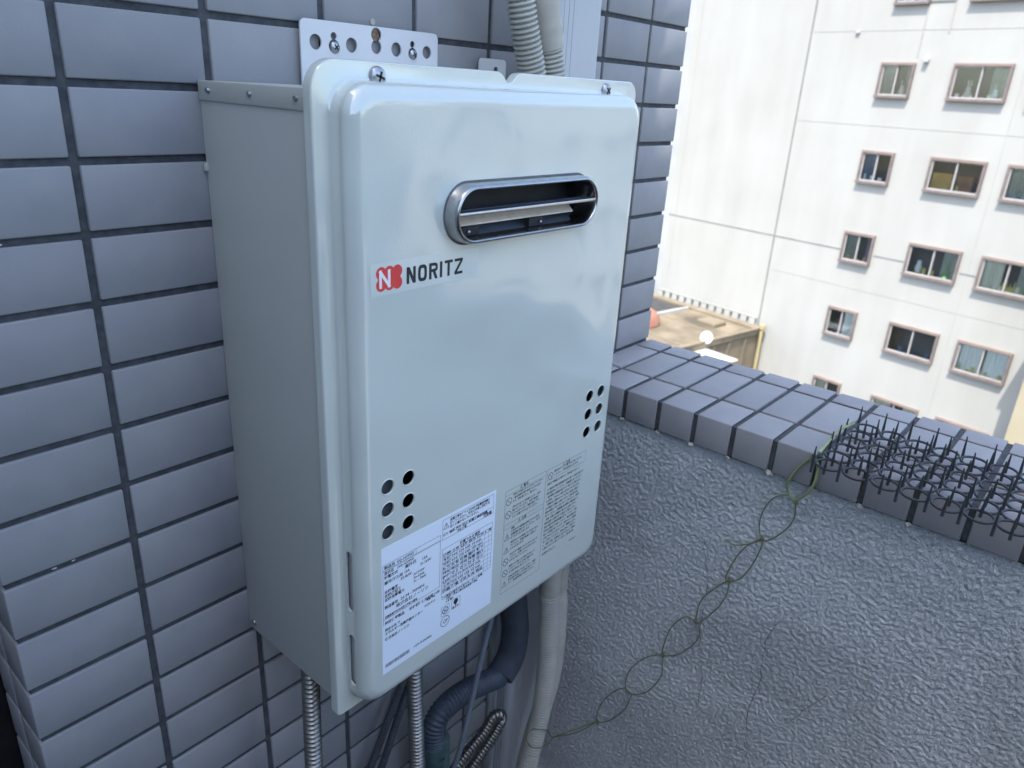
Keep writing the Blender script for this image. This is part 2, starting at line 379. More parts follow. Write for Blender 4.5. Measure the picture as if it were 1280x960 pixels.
wg = B("sun_blocker", (-1.7, -1.401, -1.42, 1.6, -1.75, 3.7), M['slab']); tag(wg, "tall plain blocker added out of view on the left to shade the balcony", "wall")  # unseen wing added to keep direct sun off the heater and parapet
rp = B("light_blocker", (-1.4, .2200, -1.65, -1.35, -1.75, .10), M['darkwall']); tag(rp, "plain dark grey blocker added behind the viewer to darken the lower wall", "wall")  # unseen wall added to cut skylight from the lower tiles

# ------------------------------------------------------------------ parapet with stucco and tiled coping
par = thing("parapet_wall", "grey rough stucco balcony parapet with a coping of square grey tiles", "wall")
B("core", (.5925, .7885, -2.3, -.0005, -1.6, -.4435), M['mortar'], par)
def stucco():
    Y0, Y1, Z0, Z1, st = -.80, 0.0, -1.22, -.483, .0014
    ny, nz = int((Y1-Y0)/st), int((Z1-Z0)/st); vs = []
    for j in range(nz+1):
        z = Z0+(Z1-Z0)*j/nz
        for i in range(ny+1):
            y = Y0+(Y1-Y0)*i/ny
            a = noise.noise(Vector((y*235+z*70, z*190-y*70, 3.1))); b = noise.noise(Vector((y*330+9, z*330, 1.7))); c = noise.noise(Vector((y*5, z*5, 8)))
            t = min(1, max(0, (a+b*.45+.16)/.34)); t = t*t*(3-2*t)
            vs.append((.5880-.0012*t-.0012*c, y, z))
    fs = [(j*(ny+1)+i, j*(ny+1)+i+1, (j+1)*(ny+1)+i+1, (j+1)*(ny+1)+i) for j in range(nz) for i in range(ny)]
    n = len(vs)
    me = bpy.data.meshes.new("stucco_face"); me.from_pydata(vs, [], [f[::-1] for f in fs]); smooth(me, 180)
    return link("stucco_face", me, M['stucco'], par)
stucco()
B("stucco_end", (.5885, .5925, -2.3, -.801, -1.6, -.4440), M['stucco'], par)
B("stucco_base", (.5885, .5925, -.8, -.0005, -1.6, -1.221), M['stucco'], par)
# coping bed and tiles
B("coping_bed", (.5845, .7905, -2.3, -.0005, -.4792, -.4422), M['mortar'], par)
def cop_mesh(kind, L):
    h = L/2-.0030
    bm = bmesh.new()
    if kind == 'front': poly = [(.5815, -.0407), (.5815, 0), (.6455, 0), (.6455, -.0024), (.5845, -.0024), (.5845, -.0407)]
    elif kind == 'mid': poly = [(.6510, -.006), (.6510, 0), (.7508, 0), (.7508, -.006)]
    else: poly = [(.7561, 0), (.7934, 0), (.7934, -.045), (.7906, -.045), (.7906, -.0024), (.7561, -.0024)]
    prism(bm, poly, -h, h, 'y', bev=.0014)
    return bm2me_s(bm)
cm = {k: cop_mesh(k, .05) for k in ('front', 'mid', 'back')}; cm0 = {k: cop_mesh(k, .0449) for k in ('front', 'mid', 'back')}
for j in range(26):
    yc = -.02245-.0003 if j == 0 else -.0449-.05*(j-.5)
    for k in ('front', 'mid', 'back'):
        o = link("coping_tile", (cm0 if j == 0 else cm)[k], None, par)
        o.location = (0, yc, ZC+random.uniform(-.0002, .0002))
# crumbs of pale mortar squeezed out under the coping joints
for j, (dy, s) in enumerate([(.001, .0035), (-.002, .0028), (.001, .004), (.002, .003), (0, .0042), (.001, .003), (-.001, .0036), (0, .003)]):
    bm = bmesh.new(); bmesh.ops.create_icosphere(bm, subdivisions=2, radius=s)
    for v in bm.verts: v.co *= .8+.6*noise.noise(v.co*400+Vector((j, 0, 0)))
    o = fin("mortar_crumb", bm, M['crumb'], par); o.location = (.5835, -.0949-.05*j+dy, ZC-.0425); o.scale = (1, 1.3, .8)

WIRES = {
 'a_top':[(0.6474, -0.3564, -0.418), (0.6169, -0.3513, -0.418), (0.5866, -0.3521, -0.418), (0.5397, -0.356, -0.418)],
 'b':[(0.579, -0.341, -0.4413), (0.579, -0.3475, -0.4536), (0.579, -0.3468, -0.4778), (0.579, -0.332, -0.5015), (0.579, -0.3219, -0.4944), (0.579, -0.3207, -0.4794), (0.579, -0.3286, -0.459), (0.579, -0.339, -0.444)],
 'c':[(0.579, -0.3322, -0.5025), (0.579, -0.3339, -0.5248), (0.579, -0.3249, -0.5467), (0.579, -0.307, -0.5667), (0.579, -0.2979, -0.5532), (0.579, -0.2983, -0.53), (0.579, -0.3071, -0.5085), (0.579, -0.3218, -0.4982), (0.579, -0.3322, -0.5025)],
 'd':[(0.579, -0.3053, -0.5663), (0.579, -0.2887, -0.5799), (0.579, -0.2727, -0.5888), (0.579, -0.2609, -0.5875)],
 'e':[(0.579, -0.304, -0.5647), (0.579, -0.2874, -0.584), (0.579, -0.2763, -0.6091), (0.579, -0.2697, -0.6386), (0.579, -0.2756, -0.6415), (0.579, -0.2891, -0.6284), (0.579, -0.2996, -0.6008), (0.579, -0.305, -0.5754), (0.579, -0.304, -0.5647)],
 'f':[(0.579, -0.2752, -0.6393), (0.579, -0.2618, -0.6561), (0.579, -0.2444, -0.6866), (0.579, -0.2414, -0.7177), (0.579, -0.2457, -0.7229), (0.579, -0.2669, -0.6866), (0.579, -0.2747, -0.6613), (0.579, -0.2752, -0.6393)],
 'g':[(0.579, -0.2422, -0.7224), (0.579, -0.227, -0.7234), (0.579, -0.2105, -0.7489), (0.579, -0.2039, -0.7799), (0.579, -0.2044, -0.8003), (0.579, -0.2249, -0.7875), (0.579, -0.2443, -0.7579), (0.579, -0.25, -0.7348), (0.579, -0.2422, -0.7224)],
 'h':[(0.579, -0.2044, -0.8003), (0.579, -0.2055, -0.8165), (0.579, -0.208, -0.8333)],
 'i':[(0.579, -0.2044, -0.8003), (0.579, -0.1792, -0.8218), (0.579, -0.1585, -0.8568), (0.579, -0.1538, -0.8837), (0.579, -0.16, -0.8991), (0.579, -0.1827, -0.8852), (0.579, -0.1979, -0.8616), (0.579, -0.208, -0.8333)],
 'j':[(0.579, -0.1625, -0.8974), (0.579, -0.15, -0.8969), (0.579, -0.1281, -0.9271), (0.579, -0.1148, -0.9633), (0.579, -0.116, -0.9866), (0.579, -0.1375, -0.9679), (0.579, -0.1574, -0.9331), (0.579, -0.1658, -0.9012), (0.579, -0.1625, -0.8974)],
 'k':[(0.579, -0.116, -0.9866), (0.5284, -0.11, -0.9685), (0.4801, -0.11, -0.9422)],
 'k2':[(0.579, -0.116, -0.9866), (0.542, -0.105, -0.9875), (0.4778, -0.105, -0.9472), (0.4621, -0.105, -0.9229)],
 'l':[(0.4808, -0.103, -0.951), (0.4587, -0.103, -0.9519), (0.4297, -0.103, -0.9303), (0.415, -0.103, -0.9026), (0.4263, -0.103, -0.8954), (0.465, -0.103, -0.9266)],
 'crack1':[(0.587, -0.2045, -0.841), (0.587, -0.2298, -0.8486), (0.587, -0.2424, -0.8572), (0.587, -0.2589, -0.853), (0.587, -0.2742, -0.8722), (0.587, -0.299, -0.8785)],
 'crack2':[(0.587, -0.2299, -0.6025), (0.587, -0.2458, -0.6714), (0.587, -0.2469, -0.7414), (0.587, -0.2621, -0.8129), (0.587, -0.2628, -0.8545)],
 'crack3':[(0.587, -0.342, -0.6667), (0.587, -0.3316, -0.7033), (0.587, -0.3347, -0.7648), (0.587, -0.3289, -0.8219), (0.587, -0.3394, -0.898)],
 'crack4':[(0.587, -0.4135, -0.7369), (0.587, -0.3966, -0.7675), (0.587, -0.3792, -0.8059)],
 'crack5':[(0.587, -0.3877, -0.5051), (0.587, -0.425, -0.5593), (0.587, -0.4621, -0.6133), (0.587, -0.5037, -0.6528), (0.587, -0.549, -0.7104)],
}
for k in ('crack1', 'crack2', 'crack3', 'crack4'):
    P = catmull(WIRES[k], .006); bm = bmesh.new(); prev = None
    for i, p in enumerate(P):
        q = Vector((.5862, p.y+.003*noise.noise(p*90), p.z+.003*noise.noise(p*80+Vector((5, 5, 5))))); w = .00045*(.5+abs(noise.noise(p*60)))
        a = bm.verts.new(q+Vector((0, -w, 0))); b = bm.verts.new(q+Vector((0, w, 0)))
        if prev: bm.faces.new([prev[0], prev[1], b, a])
        prev = (a, b)
    fin("crack", bm, M['crack'], par, 0, False)

# ------------------------------------------------------------------ water heater
H = thing("gas_water_heater", "glossy white gas water heater hung on the grey tile wall", "water heater")
def rrect(x0, x1, z0, z1, r, topx=None, n=9):
    """r = (tl, tr, br, bl); starts after the top-left arc, clockwise"""
    P = []
    def arc(cx, cz, rr, a0):
        for i in range(n+1):
            a = a0 - (PI/2)*i/n; P.append((cx+rr*math.cos(a), cz+rr*math.sin(a)))
    arc(x0+r[0], z1-r[0], r[0], PI)
    for t, dz in (topx or []): P.append((t, z1-dz))
    arc(x1-r[1], z1-r[1], r[1], PI/2); arc(x1-r[2], z0+r[2], r[2], 0); arc(x0+r[3], z0+r[3], r[3], -PI/2)
    return P
NX = [.20, .2595, .2625, .2655, .268, .2705, .2735, .2765, .279, .2815, .2845, .2875, .35]
ND = [0, 0, .0006, .0022, .0048, .0070, .0076, .0070, .0048, .0022, .0006, 0, 0]
def FL(y, i, notch=1):   # flange outline, inset i
    return [(p[0], y, p[1]) for p in rrect(.0888+i, .4582-i, -.5962+i, -.0745-i, (.020-i, .013-i, .004, .005-i/2), [(x, d*notch) for x, d in zip(NX, ND)])]
def PN(y, i, R=.021):    # raised panel outline, inset i
    r = max(.004, R-i*.75)
    return [(p[0], y, p[1]) for p in rrect(.1020+i, .4450-i, -.5885+i, -.0865-i, (r, r, r, r), [(x, 0) for x in NX])]
def loft(bm, loops):
    prev = None; first = None
    for L in loops:
        vs = [bm.verts.new(p) for p in L]
        if prev:
            for i in range(len(vs)):
                j = (i+1) % len(vs); bm.faces.new([prev[i], prev[j], vs[j], vs[i]])
        else: first = vs
        prev = vs
    return first, prev
outer = [FL(-.1320, 0), FL(-.1385, 0), FL(-.1394, .0003), FL(-.1400, .0010),
         PN(-.1400, -.0030), PN(-.1404, -.0014), PN(-.1412, -.0004), PN(-.1425, .0)]
for k in range(0, 11):
    a = (PI/2)*k/10
    outer.append(PN(-.1480-.0120*math.sin(a), .0125*(1-math.cos(a))))
outer.append(PN(-.1600, .0150))
inner = [PN(-.1588, .0150), PN(-.1560, .009), PN(-.148, .0022), PN(-.1425, .0015), PN(-.1388, -.0008), FL(-.1388, .0022, 1), FL(-.1320, .0012)]
bm = bmesh.new()
f0, l0 = loft(bm, outer); bm.faces.new(l0)
i0, i1 = loft(bm, inner); bm.faces.new(i0)
for i in range(len(f0)):
    j = (i+1) % len(f0); bm.faces.new([f0[i], f0[j], i1[j], i1[i]])
cover = bm2me(bm, "front_cover")
# cutters: twelve vent holes, flue opening, two side slots
cb = bmesh.new()
HOLES = [(x, z) for x in (.1267, .1483, .3990, .4192) for z in (-.3775, -.3977, -.4182)]
# two groups of six: measured centres on the front plane
HOLES = [(.1297-.0000, -.3776), (.1297, -.3978), (.1297, -.4186), (.1511, -.3776), (.1511, -.3984), (.1511, -.4188),
         (.3992, -.3768), (.3994, -.3974), (.3997, -.4180), (.4192, -.3764), (.4192, -.3968), (.4200, -.4172)]
for x, z in HOLES: cyl(cb, (x, z), .0061, -.17, -.150, 'y', 28)
def stadium(cx, cz, hl, r, n=14):
    P = [(cx+hl+r*math.cos(PI/2-PI*i/n), cz+r*math.sin(PI/2-PI*i/n)) for i in range(n+1)]
    P += [(cx-hl+r*math.cos(-PI/2-PI*i/n), cz+r*math.sin(-PI/2-PI*i/n)) for i in range(n+1)]
    return P
FCX, FCZ, FHL, FR = .2752, -.1745, .0675, .0215
prism(cb, stadium(FCX, FCZ, FHL, FR-.002), -.175, -.150, 'y')
for z0, z1 in ((-.4885, -.4305), (-.5650, -.5120)):
    P = []
    yc, rr = -.1457, .0036
    P += [(yc+rr*math.cos(PI*i/8), z1-rr+rr*math.sin(PI*i/8)) for i in range(9)]
    P += [(yc-rr*math.cos(PI*i/8), z0+rr-rr*math.sin(PI*i/8)) for i in range(9)]
    prism(cb, P, .098, .1055, 'x')
cut = bm2me(cb)
cover = boolean(cover, cut); smooth(cover, 32)
link("front_cover", cover, M['enamel'], H)
# pressed rims round the vent holes
for x, z in HOLES:
    bm = bmesh.new(); prev = None; seg = 28
    prof = [(.0061, -.1596), (.00625, -.16025), (.0066, -.16042), (.0071, -.1602), (.0074, -.1599)]
    rings = [[bm.verts.new((x+r*math.cos(2*PI*i/seg), y, z+r*math.sin(2*PI*i/seg))) for i in range(seg)] for r, y in prof]
    for a, b in zip(rings, rings[1:]):
        for i in range(seg):
            j = (i+1) % seg; bm.faces.new([a[i], a[j], b[j], b[i]])
    fin("vent_hole_rim", bm, M['enamel'], H, 80)
# body
B("case", (.0908, .4400, -.1318, 0.0, -.5810, -.0935), M['case'], H, bev=.0015)
B("case_top_band", (.0898, .4408, -.1319, -.0006, -.1062, -.0925), M['caseband'], H, bev=.0008)
for y in (-.0158, -.0701, -.1238):
    bm = bmesh.new(); cyl(bm, (y, -.0990), .0017, .0880, .0905, 'x', 12, r2=.0022)
    fin("rivet", bm, M['zinc'], H)
bm = bmesh.new(); bmesh.ops.create_uvsphere(bm, u_segments=12, v_segments=8, radius=.0034)
o = fin("corner_screw", bm, M['zinc'], H); o.location = (.0905, -.0094, -.5717); o.scale = (.6, 1, 1)
B("case_clip", (.0885, .0912, -.004, -.0004, -.1560, -.1500), M['caseband'], H, bev=.0005)
# what shows through the openings
B("inner_plate", (.106, .441, -.1370, -.1330, -.575, -.10), M['dark'], H)
B("inner_liner", (.118, .1415, -.1530, -.1520, -.432, -.365), M['grey_liner'], H)
B("inner_liner", (.388, .4065, -.1500, -.1490, -.432, -.365), M['grey_liner'], H)
B("slot_backing", (.1052, .1062, -.1500, -.1400, -.57, -.42), M['slotgrey'], H)
# flue outlet: steel frame swept round a stadium
def sweep_stadium(name, prof, m, n=22):
    bm = bmesh.new(); loops = []
    for off, y in prof: loops.append([bm.verts.new((p[0], y, p[1])) for p in stadium(FCX, FCZ, FHL, FR+off, n)])
    for a, b in zip(loops, loops[1:]+loops[:1]):
        for i in range(len(a)):
            j = (i+1) % len(a); bm.faces.new([a[i], a[j], b[j], b[i]])
    return fin(name, bm, m, FO, 50)
FO = bpy.data.objects.new("flue_outlet", None); COL.objects.link(FO); FO.parent = H
sweep_stadium("gasket", [(.0022, -.1595), (.0022, -.1606), (.0004, -.1610), (-.0006, -.1606), (-.0006, -.1595)], M['gasket'])
sweep_stadium("frame", [(.0010, -.1590), (.0011, -.1612), (.0004, -.1622), (.0002, -.1690), (-.0003, -.1708), (-.0011, -.1719), (-.0021, -.1722), (-.0030, -.1716),
                        (-.0034, -.1704), (-.0035, -.1680), (-.0036, -.1500), (-.0026, -.1500)], M['frame'])
B("grille_bar", (FCX-FHL-FR+.0032, FCX+FHL+FR-.0032, -.1715, -.1655, FCZ-.0002, FCZ+.0028), M['steel'], FO, bev=.0011, seg=3)
B("grille_bar", (FCX-FHL-FR+.0042, FCX+FHL+FR-.0042, -.1640, -.1600, FCZ+.0018, FCZ+.0032), M['steeldark'], FO)
bm = bmesh.new()      # five-sided cavity
x0, x1, z0, z1, y0, y1 = .188, .3625, -.1945, -.1545, -.158, -.1385
v = [bm.verts.new(p) for p in [(x0,y0,z0),(x1,y0,z0),(x1,y0,z1),(x0,y0,z1),(x0,y1,z0),(x1,y1,z0),(x1,y1,z1),(x0,y1,z1)]]
for f in ((0,1,5,4),(1,2,6,5),(2,3,7,6),(3,0,4,7),(4,5,6,7)): bm.faces.new([v[i] for i in f])
fin("cavity", bm, M['dark'], FO, 0)
bm = bmesh.new(); prism(bm, [(-.1560, -.1850), (-.1480, -.1775), (-.1480, -.1765), (-.1560, -.1838)], .190, .348, 'x')
fin("steel_reflection", bm, M['steel_reflection'], FO, 0)  # steel plate with its bright tan reflection painted on
bm = bmesh.new(); prism(bm, [(-.1565, -.1940), (-.1440, -.1890), (-.1440, -.1878), (-.1565, -.1925)], .189, .362, 'x')
fin("sill", bm, M['sillsteel'], FO, 0)
for x in (.2045, .2830):
    B("clip", (x, x+.0185, -.1600, -.1560, -.1920, -.1850), M['dark'], FO, bev=.0006)
    bm = bmesh.new(); bmesh.ops.create_uvsphere(bm, u_segments=10, v_segments=6, radius=.0016); o = fin("clip_screw", bm, M['zinc'], FO); o.location = (x+(.006 if x < .25 else .014), -.1605, -.1885)
# cover screws
def screw(name, x, y, z, r, parent, h=.0032):
    bm = bmesh.new(); seg = 22; prev = None
    prof = [(r, 0), (r*1.0, -.15*h), (r*.93, -.5*h), (r*.75, -.82*h), (r*.45, -.97*h), (r*.2, -h)]
    rings = [[bm.verts.new((rr*math.cos(2*PI*i/seg), yy, rr*math.sin(2*PI*i/seg))) for i in range(seg)] for rr, yy in prof]
    for a, b in zip(rings, rings[1:]):
        for i in range(seg):
            j = (i+1) % seg; bm.faces.new([a[i], a[j], b[j], b[i]])
    bm.faces.new(rings[-1])
    o = fin(name, bm, M['zinc'], parent, 60); o.location = (x, y, z)
    a = random.uniform(.3, 1.2)
    for t in (a, a+PI/2):
        bm = bmesh.new(); box(bm, -r*.52, r*.52, -h*1.06, -h*.8, -r*.11, r*.11)
        c = fin("cross_recess", bm, M['dark'], o, 0); c.rotation_euler = (0, t, 0)
    return o
screw("screw", .1405, -.1400, -.0838, .0068, H, .0042); screw("screw", .4050, -.1400, -.0835, .0064, H, .0040)
# mounting bracket above, one plate with punched holes
bm = bmesh.new(); prism(bm, [(p[0], p[1]) for p in rrect(.1757, .3234, -.13, -.0437, (.005, .005, .001, .001))], -.0056, -.0040, 'y')
cb = bmesh.new()
for x in (.1896, .2251, .2737, .3099): cyl(cb, (x, -.0600), .0058 if x < .3 else .0054, -.02, .02, 'y', 24)
cut1 = bm2me(cb)
plate = boolean(bm2me(bm), cut1)
for (x, z, r) in ((.2514, -.0500, .0056), (.2514, -.0595, .0056), (.2073, -.0620, .0052), (.2073, -.0545, .0030), (.2924, -.0620, .0048), (.2924, -.0545, .0028)):
    cb = bmesh.new(); cyl(cb, (x, z), r, -.02, .02, 'y', 22); plate = boolean(plate, bm2me(cb))
smooth(plate, 32); BR = link("mounting_bracket", plate, M['bracket'], H)
screw("bracket_screw", .2080, -.0050, -.0628, .0048, BR); screw("bracket_screw", .2930, -.0050, -.0628, .0044, BR)
bm = bmesh.new(); cyl(bm, (.2514, -.0500), .0050, -.003, .0015, 'y', 18); fin("rusty_bolt", bm, M['rust'], BR)
bm = bmesh.new(); prism(bm, rrect(.3795, .4185, -.13, -.0600, (.004, .004, .001, .001)), -.0066, -.0050, 'y'); cb = bmesh.new(); cyl(cb, (.4035, -.0705), .0035, -.02, .02, 'y', 16)
pt = boolean(bm2me(bm), bm2me(cb)); smooth(pt, 32); link("bracket_tab", pt, M['bracket'], H)
bm = bmesh.new(); cyl(bm, (.2514, -.0400), .0026, -.0012, .001, 'y', 16); o = fin("sealant_blob", bm, M['tape'], BR, 80)

# ---- brand sticker
ST = B("brand_sticker", (.1165, .2235, -.16012, -.1600, -.2245, -.2015), M['film'], H)
p = Print(); zc, xs = (-.2088, -.2170), (.1257, .1331, .1402)
for x in xs:
    for z in zc: p.disc((x, z), .0046)
p.quad((.1250, -.2195), (.1408, -.2195), (.1408, -.2063), (.1250, -.2063))
p.quad((.1228, -.2160), (.1431, -.2160), (.1431, -.2098), (.1228, -.2098))
# the lobes overlap; spread them in depth a hair so that no faces coincide
p.v = [(a, -i*2e-8, b) for i, (a, _, b) in enumerate(p.v)]
p.build("logo_field", M['redink'], ST, -.16020)
p = Print(); w = .0023
p.line((.1250, -.2182), (.1250, -.2078), w); p.line((.1250, -.2078), (.1327, -.2182), w); p.line((.1327, -.2182), (.1327, -.2078), w)
p.v = [(a, -i*1e-7, b) for i, (a, _, b) in enumerate(p.v)]
p.build("logo_letter", M['whiteink'], ST, -.16030)
p = Print()
def NORITZ(p, x0, z0, W_, h, w):
    """heavy condensed capitals drawn as strokes"""
    adv = W_/5.35; cw = adv*.80; x = x0
    def v(xx): p.quad((xx, z0), (xx+w, z0), (xx+w, z0+h), (xx, z0+h))
    def hbar(a, b, z, t=w*.85): p.quad((a, z), (b, z), (b, z+t), (a, z+t))
    def diag(a, b, t=w*1.1): p.quad((a[0], a[1]), (a[0]+t, a[1]), (b[0]+t, b[1]), (b[0], b[1]))
    def oval(xa, xb, za, zb, t, full=True):
        n = 28; cx, cz, rx_, rz_ = (xa+xb)/2, (za+zb)/2, (xb-xa)/2, (zb-za)/2
        def se(a, k):
            c, s = math.cos(a), math.sin(a); e = .62
            return (cx+(rx_-k)*abs(c)**e*(1 if c > 0 else -1), cz+(rz_-k)*abs(s)**e*(1 if s > 0 else -1))
        rng = range(n) if full else range(-7, 7)
        for i in rng:
            a, b = 2*PI*i/n, 2*PI*(i+1)/n; p.quad(se(a, 0), se(b, 0), se(b, t), se(a, t))
    v(x); v(x+cw-w); diag((x+w*.0, z0+h), (x+cw-w*1.1, z0)); x += adv                              # N
    oval(x, x+cw, z0-.0001, z0+h+.0001, w); x += adv                                               # O
    v(x); oval(x-cw*.25, x+cw, z0+h*.44, z0+h, w*.9, False); hbar(x+w, x+cw*.5, z0+h-w*.9); hbar(x+w, x+cw*.5, z0+h*.44); diag((x+cw*.42, z0+h*.46), (x+cw-w*1.1, z0)); x += adv   # R
    v(x); x += adv*.36+w*.35                                                                       # I
    hbar(x, x+cw*.98, z0+h-w*.85); p.quad((x+cw*.49-w/2, z0), (x+cw*.49+w/2, z0), (x+cw*.49+w/2, z0+h-w*.85), (x+cw*.49-w/2, z0+h-w*.85)); x += adv*.97   # T
    hbar(x, x+cw, z0+h-w*.85); hbar(x, x+cw, z0); diag((x, z0+w*.85), (x+cw-w*1.1, z0+h-w*.85)); return x+cw     # Z
end = NORITZ(p, .1488, -.2197, .0582, .0121, .0025)
p.v = [(a, -(i//4)*4e-8, b) for i, (a, _, b) in enumerate(p.v)]
p.build("brand_lettering", M['ink'], ST, -.16022)

# ---- rating label
LX, LZ = .1224, -.4313
RL = B("rating_label", (LX, LX+.1365, -.16014, -.1600, LZ-.1275, LZ), M['label'], H)
p = Print(); t = .00032
def U(u, v): return (LX+u, LZ-v)
def rct(a, b, c, d, w=t): p.poly([U(a, b), U(c, b), U(c, d), U(a, d)], w)
def tx(s, u, v, h, sx=1.0, bold=.00010, line=1.0, space=1.0): return p.text(s, LX+u, LZ-v, h, sx, bold, space, line)
rct(.0014, .0167, .0655, .0706); p.line(U(.0014, .0219), U(.0655, .0219), t); p.line(U(.0014, .0227), U(.0655, .0227), t); p.line(U(.0371, .0167), U(.0371, .0219), t)
tx("製品名", .0028, .0208, .0037, 1.05); tx("GQ-1639WS", .0158, .0209, .0044, .8)
tx("型式名", .0028, .0262, .0034); tx("(GQ-1639WS)", .0165, .0262, .0034, .9)
tx("設置方式", .0028, .0303, .0036); tx("屋外式", .0250, .0303, .0038, 1.1)
tx("都市ガス用", .0028, .0357, .0036, 1.1); tx("13A", .0240, .0352, .0036); tx("13A", .0440, .0318, .0038)
tx("33.4kW", .0200, .0398, .0038); tx("31.1kW", .0420, .0362, .0038)
tx("AC100V", .0345, .0425, .0036); tx("50-60Hz", .0345, .0464, .0036); tx("71・78W", .0345, .0503, .0036)
tx("定格電圧", .0028, .0448, .0036); tx("定格周波数", .0028, .0487, .0036); tx("定格消費電力", .0028, .0526, .0036)
tx("製造番号", .0028, .0600, .0036); tx("26.04 - N00896", .0200, .0598, .0043, 1.0)
tx("株式会社ノーリツ", .0150, .0648, .0044, 1.05, .00007); tx("兵庫県神戸市中央区江戸町93番地", .0028, .0697, .0030, .8)
p.line(U(.0014, .0706), U(.0014, .0760), t)
tx("質量 16kg", .0500, .0775, .0030, .8)
tx("特定保守製品", .0028, .0760, .0036); tx("設計標準使用期間 10年", .0300, .0762, .0035)
tx("問合せ先 〒", .0028, .0830, .0032, 1.0); tx("エネルギー消費機器センター", .0028, .0868, .0033); tx("0120-911", .0475, .0830, .0034, 1.0)
tx("株式会社ノーリツ", .0028, .0926, .0034)
for i in range(26):
    p.quad(U(.0030+i*.00105, .1215), U(.0030+i*.00105+random.choice((.0004, .0007)), .1215), U(.0030+i*.00105+.0006, .1178), U(.0030+i*.00105, .1178))
tx("+G10-00", .0350, .1200, .0036, .8); tx("SN00896", .0460, .1203, .0036, .8)
# right column
rct(.0681, .0032, .1335, .0232); p.line(U(.0800, .0165), U(.1330, .0168), t)
p.warn(U(.0722, .0102), .0032, .0005)
tx("設置工事を行うときは必ず設置説明書に", .0770, .0072, .0031, .92); tx("従ってください。換気に注意し可燃物を", .0770, .0107, .0031, .92); tx("近くに置かないでください。", .0770, .0142, .0031, .95)
tx("据付場所 屋外 禁止 設置工事説明書", .0690, .0196, .0031, 1.15); tx("参照の事", .0860, .0226, .0030); tx("注意書", .1200, .0228, .0042, .9)
rct(.0682, .0330, .1332, .0838)
for i, v_ in enumerate((.0385, .0420, .0470, .0520, .0570, .0620, .0668, .0715, .0760, .0800)): p.line(U(.0682, v_), U(.1332, v_), t*.8)
for u_ in (.0790, .0870, .0945, .1020, .1095, .1165, .1235, .1285): p.line(U(u_, .0385), U(u_, .0838), t*.8)
tx("設置できる場所", .0900, .0376, .0038, 1.0); 
MZ = 1.32
rows = ["周囲 上方 側方 前方 後方 備考", "不燃 300 150 600 10 mm", "可燃 600 150 600 150 mm", "防熱 板有 板無 屋外 軒下", "排気 吹出 方向 障害 開口", "距離 以上 以上 以上 以上", "側方 150 10 300 600 mm", "上方 300 600 150 10 mm", "機器 離隔 寸法 防火 性能"]
for i, r_ in enumerate(rows): tx(r_, .0692, .0412+.00500*i if i < 1 else .0459+.0048*(i-1), 0.0036, MZ)
tx("この製品は都市ガス用です。正しく設置", .0682, .0868, .0030, 1.0); tx("※配管・電気工事は有資格者へ依頼", .0740, .0898, .0028, .95); tx("保証書付", .0740, .0928, .0026)
rct(.0685, .0955, .0785, .1060); p.ring(U(.0735, .1008), .0035, .0008); tx("H", .0717, .1026, .0046, 1, .0002)
rct(.0815, .0945, .0925, .1050); p.disc(U(.0870, .0980), .0030); p.line(U(.0870, .1000), U(.0870, .1018), .0016); tx("省エネ", .0825, .1046, .0026, 1.1)
p.ring(U(.0735, .1130), .0055, .0006, 24); tx("CP", .0703, .1150, .0055, 1, .0001)
p.build("label_print", M['ink'], RL, -.16020)

# ---- warning print straight on the enamel, two columns
WP = Print(); p = WP
def wt(s, x, z, h, sx=1.0, line=1.0): return p.text(s, x, z, h, sx, .00006, 1.0, line)
p.poly([(.2728, -.5570), (.2728, -.4397), (.3345, -.4397), (.3345, -.5577)], t); p.rect(.3372, .4028, -.4530, -.4402, t)
p.line((.2728, -.4447), (.3345, -.4447), t*.8); p.line((.2728, -.4775), (.3345, -.4775), t*.8); p.line((.2728, -.4820), (.3345, -.4820), t*.8)
p.warn((.2960, -.4422), .0018, .0003); wt("警告", .2990, -.4438, .0040); p.warn((.2960, -.4797), .0018, .0003); wt("注意", .2990, -.4812, .0040)
p.warn((.3640, -.4424), .0018, .0003); wt("注意", .3670, -.4440, .0040)
def para(x, z, w, lines, h=.0026, gap=.0034, sx=1.0):
    for i, s in enumerate(lines): wt(s, x, z-gap*i, h, sx)
p.forbid((.2785, -.4522), .0040, .0006); para(.2842, -.4480, 0, ["排気口や給気口をふさがないでください", "一酸化炭素中毒や火災のおそれがあり", "ます。物を置かない、囲わない。"], .0029, .0037, .88)
p.forbid((.2785, -.4670), .0040, .0006); para(.2842, -.4618, 0, ["排気口の近くに可燃物やスプレー缶を", "置かないでください。火災や破裂の", "おそれがあります。改造は禁止です。", "カバーは取り外さないでください。"], .0029, .0037, .88)
p.warn((.2785, -.4925), .0036, .0005); para(.2842, -.4855, 0, ["高温", "使用中や使用直後は排気口やその周辺、", "給湯配管に触れないでください。やけど", "をするおそれがあります。"], .0029, .0037, .88)
p.warn((.2785, -.5075), .0036, .0005); para(.2842, -.5020, 0, ["凍結予防のため電源プラグを抜かない", "でください。配管が破損し水漏れの", "おそれがあります。"], .0029, .0037, .88)
p.forbid((.2785, -.5212), .0038, .0006); para(.2842, -.5160, 0, ["ぬれた手で電源プラグにさわらないで", "ください。感電のおそれがあります。", "水をかけないでください。"], .0029, .0037, .88)
p.forbid((.2785, -.5345), .0038, .0006); para(.2842, -.5300, 0, ["本体の上に乗ったり物を載せないで", "ください。けがや故障の原因です。", "ガス漏れ時は使用しないこと。"], .0029, .0037, .88)
